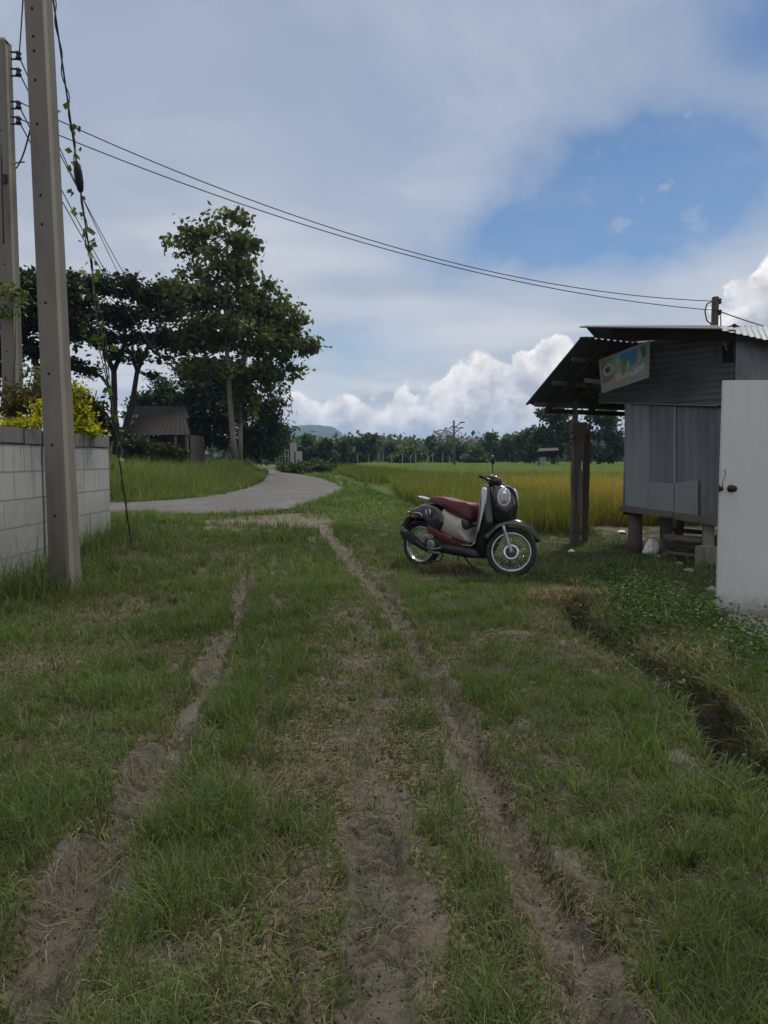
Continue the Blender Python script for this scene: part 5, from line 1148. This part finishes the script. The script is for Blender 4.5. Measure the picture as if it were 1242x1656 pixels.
# ------------------------------------------------------------------ scooter
M['gloss'] = mat('black_paint', (.010, .010, .012), .18, var=.1, coat=.6, spec=.5)
M['maroon'] = mat('maroon_vinyl', (.115, .026, .032), .5, var=.12, bump=.15, bscale=60); M['maroonp'] = mat('maroon_plastic', (.11, .025, .03), .4, var=.12)
M['cream'] = mat('pearl_panel', (.42, .36, .31), .32, var=.06, coat=.4); M['silver'] = mat('silver_paint', (.40, .40, .40), .3, metal=.5, var=.06)
M['chrome'] = mat('chrome', (.62, .62, .62), .16, metal=1, var=.03); M['alu'] = mat('dull_alloy', (.24, .24, .23), .45, metal=.7, var=.15)
M['whitep'] = mat('white_plastic_trim', (.58, .58, .60), .3, var=.05, coat=.5); M['lens'] = mat('clear_lens', (.30, .31, .34), .08, metal=.3, var=.05, coat=1)
M['darkmetal'] = mat('engine_grey', (.045, .045, .047), .5, metal=.5, var=.3); M['indic'] = mat('amber_lens', (.30, .12, .03), .2, coat=1); M['redlens'] = mat('red_lens', (.25, .02, .02), .2, coat=1)
HEAD = math.atan2(-.8, .91); S0 = Vector((.41, 8.5, 0)); S0.z = gz1(.41, 8.5) + .0; zf = gz1(1.32, 7.7)
sc = empty('scooter', S0, 0, 'black and maroon motor scooter with a dark red seat parked on the grass', 'motor scooter')
sc.rotation_euler = (R(-5), math.atan2(S0.z - zf - .01, 1.21), HEAD)
sc.scale = (.965,) * 3
def sbuild(mb, name, m_, sm=True, parent=None, bevel=0): return mb.build(name, M[m_], parent or sc, sm=sm, bevel=bevel, world_coords=False)
def crv(pts, n=60, closed=True):
    """smooth closed outline through control points"""
    P_ = [Vector((p[0], p[1], 0)) for p in pts]; k = len(P_); o = []
    per = max(2, n // k)
    for i in range(k):
        p0, p1, p2, p3 = P_[i - 1], P_[i], P_[(i + 1) % k], P_[(i + 2) % k]
        for j in range(per):
            t_ = j / per; q = .5 * ((2 * p1) + (p2 - p0) * t_ + (2 * p0 - 5 * p1 + 4 * p2 - p3) * t_ ** 2 + (3 * p1 - p0 - 3 * p2 + p3) * t_ ** 3); o.append((q.x, q.y))
    return o
def shell(outline, y0, y1, rnd=.25, cc=None, wf=None, ny=7, mb=None):
    """solid whose side outline (x, z) swells towards the middle of its width; wf narrows the width along x"""
    mb = mb or MB(); cx = cc[0] if cc else sum(p[0] for p in outline) / len(outline); cz = cc[1] if cc else sum(p[1] for p in outline) / len(outline)
    v = []; f = []; n = len(outline)
    for k in range(ny):
        u = -1 + 2 * k / (ny - 1); s_ = (1 - rnd) + rnd * math.sqrt(max(0, 1 - abs(u) ** 3)); ym = (y0 + y1) / 2; hw = (y1 - y0) / 2
        for (x, z) in outline:
            X = cx + (x - cx) * s_; Z = cz + (z - cz) * s_; q = wf(X, Z) if wf else 1; v.append((X, ym + u * hw * q, Z))
    for k in range(ny - 1):
        for j in range(n): f.append((k * n + j, k * n + (j + 1) % n, (k + 1) * n + (j + 1) % n, (k + 1) * n + j))
    for base, rev in ((0, True), ((ny - 1) * n, False)):
        c = len(v); v.append((cx, v[base][1], cz))
        for j in range(n): f.append((base + j, base + (j + 1) % n, c) if not rev else (base + (j + 1) % n, base + j, c))
    return mb.add(v, f)
def wheel(c, fork_yaw, tw, drum, parent):
    """tyre, rim, spokes, hub about the y axis, turned by fork_yaw"""
    Rz = Matrix.Rotation(fork_yaw, 3, 'Z'); ax = Rz @ Vector((0, 1, 0)); c = Vector(c)
    wr = bpy.data.objects.new('wheel', None); wr.empty_display_size = .1; col.objects.link(wr); wr.parent = parent
    def b(mb, name, m_): return mb.build(name, M[m_], wr, sm=True, world_coords=False)
    b(MB().torus(c, ax, .232, (.033, tw * .86), 56, 12), 'tyre', 'rubber'); mb = MB(); mb.torus(c, ax, .196, (.010, tw * .62), 56, 8); mb.torus(c + ax * tw * .52, ax, .202, (.010, .006), 56, 6); mb.torus(c - ax * tw * .52, ax, .202, (.010, .006), 56, 6); b(mb, 'rim', 'chrome')
    mb = MB(); 
    for i in range(32):
        a = i / 32 * 2 * math.pi; a2 = a + (.42 if i % 4 < 2 else -.42); s_ = 1 if i % 2 else -1
        p = c + Rz @ Vector((math.cos(a2) * .045, s_ * .028, math.sin(a2) * .045)); q = c + Rz @ Vector((math.cos(a) * .190, s_ * .004, math.sin(a) * .190)); mb.tube([p, q], .0026, 4)
    b(mb, 'spokes', 'chrome')
    hb_ = MB().tube([c - ax * .075, c - ax * .06, c - ax * .045, c - ax * .035, c + ax * .035, c + ax * .05], [.014, .018, .05, drum, drum, .035], 26); b(hb_, 'hub', 'alu'); return wr, ax, Rz
RWc = (0, 0, .262); FWc = Vector((1.215, 0, .262)); YAW = R(30)
wr, _, _ = wheel(RWc, 0, .043, .045, sc)
# front group is turned about the steering axis
steer = bpy.data.objects.new('front_fork', None); steer.empty_display_size = .1; col.objects.link(steer); steer.parent = sc
fw, fax, fRz = wheel(FWc, YAW, .040, .036, steer)
HS = Vector((1.06, 0, .70)); up_ = (Vector((.93, 0, 1.05)) - Vector((1.17, 0, .262))).normalized()
def fl(x, y, z, piv=FWc):                     # local to the turned fork
    return FWc + fRz @ (Vector((x, y, z)) - FWc)
def fbuild(mb, name, m_, sm=True, bevel=0): return mb.build(name, M[m_], steer, sm=sm, bevel=bevel, world_coords=False)
for s_ in (-1, 1):
    fbuild(MB().tube([fl(1.215, s_ * .072, .250), fl(1.215, s_ * .072, .275), fl(1.185, s_ * .072, .35), fl(1.135, s_ * .070, .49), fl(1.12, s_ * .068, .54)], [.020, .020, .017, .016, .019], 12), 'fork_tube', 'silver')
mb = MB().torus(FWc - fax * .052, fax, .070, (.018, .003), 30, 6); fbuild(mb, 'brake_disc', 'chrome')
# front mudguard: arc over the wheel with a pointed tail forward
def fender(mb, c, r0, a0, a1, hw, tip0, tip1, Rm, th=.006, nA=28, nW=9, lift=None):
    v = []; f = []
    for layer in (0, -th):
        for i in range(nA + 1):
            t_ = i / nA; a = a0 + (a1 - a0) * t_; e = math.sin(math.pi * min(1, max(0, t_))) ; w_ = hw * (tip0 + (1 - tip0) * min(1, t_ / .25)) * (tip1 + (1 - tip1) * min(1, (1 - t_) / .35))
            rr_ = r0 + layer + (lift(t_) if lift else 0)
            for j in range(nW + 1):
                u = -1 + 2 * j / nW; dr_ = .055 * (1 - abs(u) ** 2.5) - .055; p = Vector((math.cos(a) * (rr_ + dr_), u * w_, math.sin(a) * (rr_ + dr_))); v.append(Vector(c) + Rm @ p)
    N = (nA + 1) * (nW + 1)
    for i in range(nA):
        for j in range(nW): q = i * (nW + 1) + j; f.append((q, q + 1, q + nW + 2, q + nW + 1)); f.append((N + q, N + q + nW + 1, N + q + nW + 2, N + q + 1))
    for i in range(nA):
        for j in (0, nW): q = i * (nW + 1) + j; f.append((q, q + nW + 1, N + q + nW + 1, N + q))
    for j in range(nW):
        for i in (0, nA): q = i * (nW + 1) + j; f.append((q, q + 1, N + q + 1, N + q))
    return mb.add(v, f)
fbuild(fender(MB(), FWc + Vector((0, 0, .012)), .325, R(158), R(22), .082, .75, .25, fRz, lift=lambda t_: .018 * math.sin(math.pi * t_)), 'front_mudguard', 'gloss')
# leg shield and front cowl (fixed to the body)
ls = crv([(.80, .275), (.85, .34), (.885, .46), (.905, .60), (.915, .75), (.915, .90), (.93, .955), (.985, .965), (1.02, .86), (1.05, .70), (1.06, .56), (1.03, .46), (.985, .36), (.95, .24), (.92, .175), (.86, .165), (.78, .185)], 85)
wl2 = lambda X, Z: .55 + .45 * max(0, min(1, (Z - .2) / .35)) * (1 - .35 * max(0, (Z - .8) / .2))
sbuild(shell(ls, -.195, .195, .10, wf=wl2), 'leg_shield', 'gloss')
mb = MB(); ed = [(.823, .30), (.862, .40), (.888, .52), (.905, .65), (.912, .80), (.914, .90), (.93, .955), (.96, .968)]
for s_ in (-1, 1): mb.tube([(x - .004, s_ * .178 * wl2(x, z), z) for x, z in ed], .0075, 6)
sbuild(mb, 'shield_trim', 'silver')
# pale stripe panel on the side of the shield
for s_ in (-1, 1):
    q = crv([(.925, .93), (.985, .915), (.985, .80), (.955, .68), (.925, .55), (.895, .44), (.905, .56), (.918, .72), (.920, .84)], 54)
    sbuild(shell(q, s_ * .176 - .010, s_ * .176 + .010, .12, wf=None, ny=3), 'side_stripe', 'whitep')
ck = crv([(.985, .955), (1.06, .975), (1.14, .955), (1.205, .89), (1.235, .80), (1.235, .69), (1.21, .59), (1.14, .555), (1.06, .57), (1.02, .70), (.99, .84)], 66)
wc = lambda X, Z: 1 - .62 * max(0, min(1, (X - 1.03) / .21)) ** 1.4
sbuild(shell(ck, -.165, .165, .30, wf=wc, ny=11), 'front_cowl', 'gloss')
for s_ in (-1, 1):                             # big eye-shaped lamps on the cowl, in pale surrounds
    Rl = Matrix.Rotation(s_ * R(50), 3, 'Z') @ Matrix.Rotation(R(-12), 3, 'Y'); c = Vector((1.148, s_ * .100, .838)); mb = MB(); v = []; f = []
    for (k, sc_, o) in ((0, 1.0, 0.0), (1, 1.0, .012), (2, .8, .024), (3, .35, .030)):
        for j in range(28):
            a = j / 28 * 2 * math.pi; yy_ = math.cos(a) * .058 * sc_; zz_ = math.sin(a) * .090 * sc_; yy_ += -.018 * s_ * 0; zt = zz_; v.append(c + Rl @ Vector((o + .012, yy_, zt)))
    for k in range(3):
        for j in range(28): f.append((k * 28 + j, k * 28 + (j + 1) % 28, (k + 1) * 28 + (j + 1) % 28, (k + 1) * 28 + j))
    f.append(tuple(range(84, 112))); f.append(tuple(range(27, -1, -1))); hl = sbuild(mb.add(v, f), 'headlight', 'lens')
    sbuild(MB().torus(c + Rl @ Vector((.02, 0, 0)), Rl @ Vector((1, 0, 0)), .060, (.006, .006), 28, 6), 'lamp_ring', 'chrome', parent=hl)
    mb = MB(); t0 = [c + Rl @ Vector((.018, math.cos(a) * .061, math.sin(a) * .093)) for a in [i / 30 * 2 * math.pi for i in range(31)]]; mb.tube(t0, .010, 8); sbuild(mb, 'lamp_surround', 'whitep', parent=hl)
    sbuild(MB().tube([c + Rl @ Vector((.030, 0, .035)), c + Rl @ Vector((.044, 0, .037))], [.028, .018], 18), 'reflector', 'chrome', parent=hl)
    sbuild(MB().tube([c + Rl @ Vector((.026, .0, -.045)), c + Rl @ Vector((.040, 0, -.047))], [.026, .016], 18), 'indicator', 'indic', parent=hl)
# handlebar cover, grips, levers, mirrors, all turned with the fork
BC = Vector((.955, 0, 1.015)); RB = Matrix.Rotation(YAW * .9, 3, 'Z')
def hb3(x, y, z): return BC + RB @ Vector((x, y, z))
def hshell(outline, y0, y1, rnd, wf=None, ny=9):
    mb = shell(outline, y0, y1, rnd, cc=(0, 0), wf=wf, ny=ny); mb.v = [tuple(hb3(*p)) for p in mb.v]; return mb
sbuild(hshell(crv([(-.055, .01), (-.03, .05), (.03, .055), (.085, .02), (.095, -.03), (.05, -.065), (-.02, -.07), (-.06, -.04)], 48), -.125, .125, .28), 'handlebar_cover', 'gloss', parent=steer)
sbuild(MB().tube([hb3(.092, -.10, -.03), hb3(.10, 0, -.035), hb3(.092, .10, -.03)], .010, 8), 'cover_trim', 'chrome', parent=steer)
sbuild(MB().tube([hb3(-.02, 0, -.06), hb3(.02, 0, -.16)], [.05, .045], 14), 'steering_neck', 'black', parent=steer)
sbuild(hshell(crv([(-.04, .035), (0, .062), (.03, .055), (0, .040)], 24), -.09, .09, .2), 'gauge', 'lens', parent=steer)
for s_ in (-1, 1):
    sbuild(MB().tube([hb3(-.02, s_ * .13, .0), hb3(-.045, s_ * .20, .012), hb3(-.075, s_ * .225, .018)], [.012] * 3, 10), 'bar', 'chrome', parent=steer)
    sbuild(MB().tube([hb3(-.06, s_ * .215, .014), hb3(-.065, s_ * .218, .015), hb3(-.115, s_ * .325, .026), hb3(-.12, s_ * .335, .027)], [.014, .019, .019, .014], 14), 'grip', 'rubber', parent=steer)
    sbuild(MB().tube([hb3(-.01, s_ * .19, .0), hb3(.0, s_ * .24, .0), hb3(-.045, s_ * .33, .005)], [.008, .007, .005], 8), 'brake_lever', 'chrome', parent=steer)
    sbuild(MB().bar(hb3(-.035, s_ * .150, .012), hb3(-.05, s_ * .195, .018), .050, .045), 'switch_housing', 'black', sm=False, parent=steer, bevel=.006)
    sbuild(MB().tube([hb3(.035, s_ * .11, -.02), hb3(.06, s_ * .15, .01), hb3(.055, s_ * .165, .035)], [.012, .022, .008], 10), 'indicator', 'indic', parent=steer)
    sbuild(MB().tube([hb3(-.03, s_ * .17, .03), hb3(.03, s_ * .15, .065), hb3(.07, s_ * .08, .02), hb3(.07, s_ * .04, -.07)], .005, 6), 'cable', 'rubber', parent=steer)
    if s_ > 0: sbuild(MB().bar(hb3(-.01, -.135, .045), hb3(-.01, -.165, .05), .03, .028), 'brake_reservoir', 'chrome', sm=False, parent=steer, bevel=.004)
    if s_ < 0: continue
    m0 = hb3(-.03, s_ * .155, .02); m1 = hb3(-.05, s_ * .21, .14); m2 = hb3(-.055, s_ * .215, .215)
    mr = sbuild(MB().tube([m0, m0.lerp(m1, .6) + Vector((0, 0, .01)), m1, m2], .006, 8), 'mirror_arm', 'black', parent=steer)
    mb = MB(); cR = m2 + Vector((0, 0, .03)); axm = RB @ Vector((1, 0, .1)).normalized(); mb.tube([cR - axm * .012, cR - axm * .010, cR + axm * .012, cR + axm * .022], [.050, .054, .050, .025], 24); sbuild(mb, 'mirror', 'black', parent=steer)
    sbuild(MB().tube([cR - axm * .0125, cR - axm * .0135], [.046, .046], 24), 'mirror_glass', 'lens', sm=False, parent=steer)
# floor, belly and lower rails
fb_ = crv([(.34, .27), (.50, .30), (.66, .285), (.80, .285), (.88, .24), (.90, .18), (.80, .165), (.62, .17), (.46, .19), (.36, .20)], 60); sbuild(shell(fb_, -.17, .17, .12), 'belly', 'black')
sbuild(shell(crv([(.60, .292), (.80, .296), (.86, .325), (.85, .345), (.79, .312), (.60, .306)], 42), -.172, .172, .05, ny=5), 'footboard', 'black')
for s_ in (-1, 1):
    sbuild(shell(crv([(.19, .475), (.24, .485), (.40, .42), (.58, .355), (.74, .318), (.80, .316), (.79, .290), (.66, .285), (.46, .315), (.28, .385), (.20, .43)], 66), s_ * .160 - .014, s_ * .160 + .014, .10, ny=5), 'side_rail', 'maroonp')
    sbuild(MB().tube([(.70, s_ * .180, .300), (.82, s_ * .178, .302), (.862, s_ * .165, .345)], .006, 6), 'floor_trim', 'silver')
    sbuild(MB().bar((.40, s_ * .185, .335), (.40, s_ * .25, .335), .05, .014), 'passenger_footrest', 'rubber', sm=False)
# pearl centre body below the seat
wb = lambda X, Z: .78 + .22 * max(0, min(1, (.62 - X) / .3))
sbuild(shell(crv([(.36, .69), (.44, .665), (.58, .61), (.71, .575), (.735, .50), (.715, .40), (.725, .325), (.62, .335), (.48, .38), (.34, .44), (.31, .55)], 66), -.150, .150, .14, wf=wb), 'centre_body', 'cream')
sbuild(shell(crv([(.64, .585), (.715, .575), (.735, .50), (.70, .46), (.65, .50)], 30), -.135, .135, .15, ny=5), 'under_seat_cover', 'darkmetal')
# rear cowl
wr_ = lambda X, Z: 1 - .45 * max(0, min(1, (.12 - X) / .30)) ** 1.3
ro = crv([(-.13, .565), (-.105, .645), (-.03, .70), (.09, .735), (.22, .74), (.33, .705), (.41, .63), (.435, .54), (.41, .455), (.34, .405), (.27, .425), (.21, .49), (.12, .555), (.02, .575), (-.07, .565)], 90)
sbuild(shell(ro, -.175, .175, .26, wf=wr_, ny=13), 'rear_cowl', 'gloss')
for s_ in (-1, 1):                             # silver outline loops on the cowl
    yy_ = lambda X: s_ * .170 * wr_(X, 0)
    mb = MB(); loop = [(-.085, .635), (-.01, .675), (.10, .70), (.20, .695), (.235, .64), (.225, .575)]; mb.tube([(x, yy_(x) * (.93 if z > .66 else 1.0), z) for x, z in loop], .008, 6)
    sbuild(mb, 'cowl_stripe', 'chrome'); mb = MB(); loop = [(-.07, .605), (0, .625), (.08, .622), (.125, .595)]; mb.tube([(x, yy_(x) * 1.01, z) for x, z in loop], .0075, 6); mb.tube([(.17, yy_(.17) * 1.0, .67), (.185, yy_(.185) * 1.01, .62), (.175, yy_(.17) * 1.0, .57)], .005, 6); sbuild(mb, 'cowl_stripe', 'chrome')
# seat
ws = lambda X, Z: 1 - .30 * max(0, min(1, (X - .45) / .32)) - .25 * max(0, min(1, (.25 - X) / .15))
sbuild(shell(crv([(.13, .790), (.22, .818), (.34, .822), (.47, .795), (.58, .778), (.68, .772), (.735, .745), (.755, .68), (.755, .60), (.735, .578), (.64, .600), (.54, .640), (.44, .690), (.36, .735), (.25, .765), (.15, .770)], 80), -.155, .155, .13, wf=ws, ny=11), 'seat', 'maroon')
sbuild(MB().tube([(.735, -.105, .585), (.60, -.142, .617), (.45, -.150, .685), (.33, -.148, .738), (.2, -.11, .765)], .005, 6), 'seat_piping', 'rubber')
# grab rail and tail
gr = crv([(-.04, .805), (-.055, .815), (-.045, .825), (.03, .802), (.12, .790), (.24, .770), (.22, .750), (.08, .768), (.0, .785)], 45)
sbuild(shell(gr, -.125, .125, .10, wf=lambda X, Z: .55 + .45 * max(0, min(1, (X + .05) / .22)), ny=9), 'grab_rail', 'silver')
sbuild(shell(crv([(-.16, .60), (-.12, .66), (-.08, .64), (-.10, .575), (-.15, .565)], 30), -.075, .075, .2, ny=7), 'tail_light', 'redlens')
sbuild(fender(MB(), RWc, .31, R(170), R(38), .065, .55, .9, Matrix.Identity(3)), 'rear_mudguard', 'black')
mb = MB(); mb.bar((-.11, 0, .60), (-.235, 0, .425), .12, .012, up=(-1, 0, .7)); pl = sbuild(mb, 'plate_holder', 'black', sm=False); mb = MB(); mb.bar((-.150, 0, .575), (-.240, 0, .455), .185, .005, up=(-1, 0, .7)); mb.v = [(x - .012, y, z + .008) for x, y, z in mb.v]; sbuild(mb, 'number_plate', 'silver', sm=False)
mb = MB(); mb.bar((-.20, 0, .44), (-.275, 0, .36), .13, .008, up=(-1, 0, .7)); sbuild(mb, 'mud_flap', 'black', sm=False)
for s_ in (-1, 1): sbuild(MB().tube([(-.13, s_ * .05, .62), (-.14, s_ * .10, .62), (-.14, s_ * .135, .62)], [.008, .02, .012], 10), 'rear_indicator', 'indic')
# engine, swing arm, shock, exhaust
sbuild(MB().tube([(.02, .09, .26), (.18, .10, .27), (.40, .09, .28)], [.085, .095, .09], 14), 'engine_case', 'darkmetal')
sbuild(shell(crv([(.16, .22), (.30, .20), (.42, .22), (.47, .29), (.42, .35), (.28, .36), (.18, .32)], 42), -.12, .05, .2, ny=7), 'engine_block', 'darkmetal')
sbuild(MB().tube([(.24, -.125, .27), (.24, -.145, .27), (.24, -.15, .27)], [.065, .062, .03], 20), 'fan_cover', 'alu')
sbuild(MB().tube([(.03, .10, .27), (.12, .12, .42), (.17, .12, .50)], [.022, .028, .02], 10), 'shock_absorber', 'darkmetal')
ex = sbuild(MB().tube([(.20, -.135, .205), (.13, -.155, .245), (.07, -.165, .285), (.05, -.168, .297), (-.12, -.172, .385), (-.155, -.172, .400), (-.165, -.172, .405)], [.024, .032, .046, .050, .050, .044, .03], 18), 'muffler', 'black')
sbuild(MB().tube([(.42, -.06, .22), (.36, -.11, .185), (.27, -.125, .185), (.20, -.135, .205)], [.015, .016, .018, .022], 12), 'exhaust_pipe', 'alu', parent=ex)
sbuild(MB().bar((.075, -.222, .335), (-.085, -.228, .415), .006, .032, up=(0, -1, 0)), 'heat_shield', 'darkmetal', sm=False, parent=ex)
sbuild(MB().tube([(.155, -.10, .455), (.185, -.125, .425), (.20, -.128, .40)], [.014, .016, .012], 10), 'muffler_bracket', 'chrome')
sbuild(MB().tube([(.20, -.16, .235), (.30, -.175, .225), (.42, -.18, .25)], [.010, .011, .010], 8), 'kick_lever', 'alu')
sbuild(MB().tube([(.40, -.10, .17), (.36, -.11, .10), (.30, -.13, .085), (.27, -.15, .09)], .011, 8), 'centre_stand', 'darkmetal')
sbuild(MB().tube([(.52, .10, .18), (.56, .16, .10), (.60, .225, .012), (.625, .24, .010)], .010, 8), 'side_stand', 'darkmetal')
sbuild(MB().tube([(.60, -.10, .165), (.61, -.11, .12), (.70, -.12, .095)], .009, 8), 'stand_spring', 'alu')
sbuild(MB().tube([(.905, -.03, .80), (.880, -.03, .80), (.872, -.03, .785)], .006, 8), 'bag_hook', 'chrome')
for s_ in (-1,): sbuild(shell(crv([(.875, .72), (.90, .78), (.905, .70), (.90, .60), (.88, .60)], 30), -.16, .16, .2, ny=5), 'inner_box', 'black')
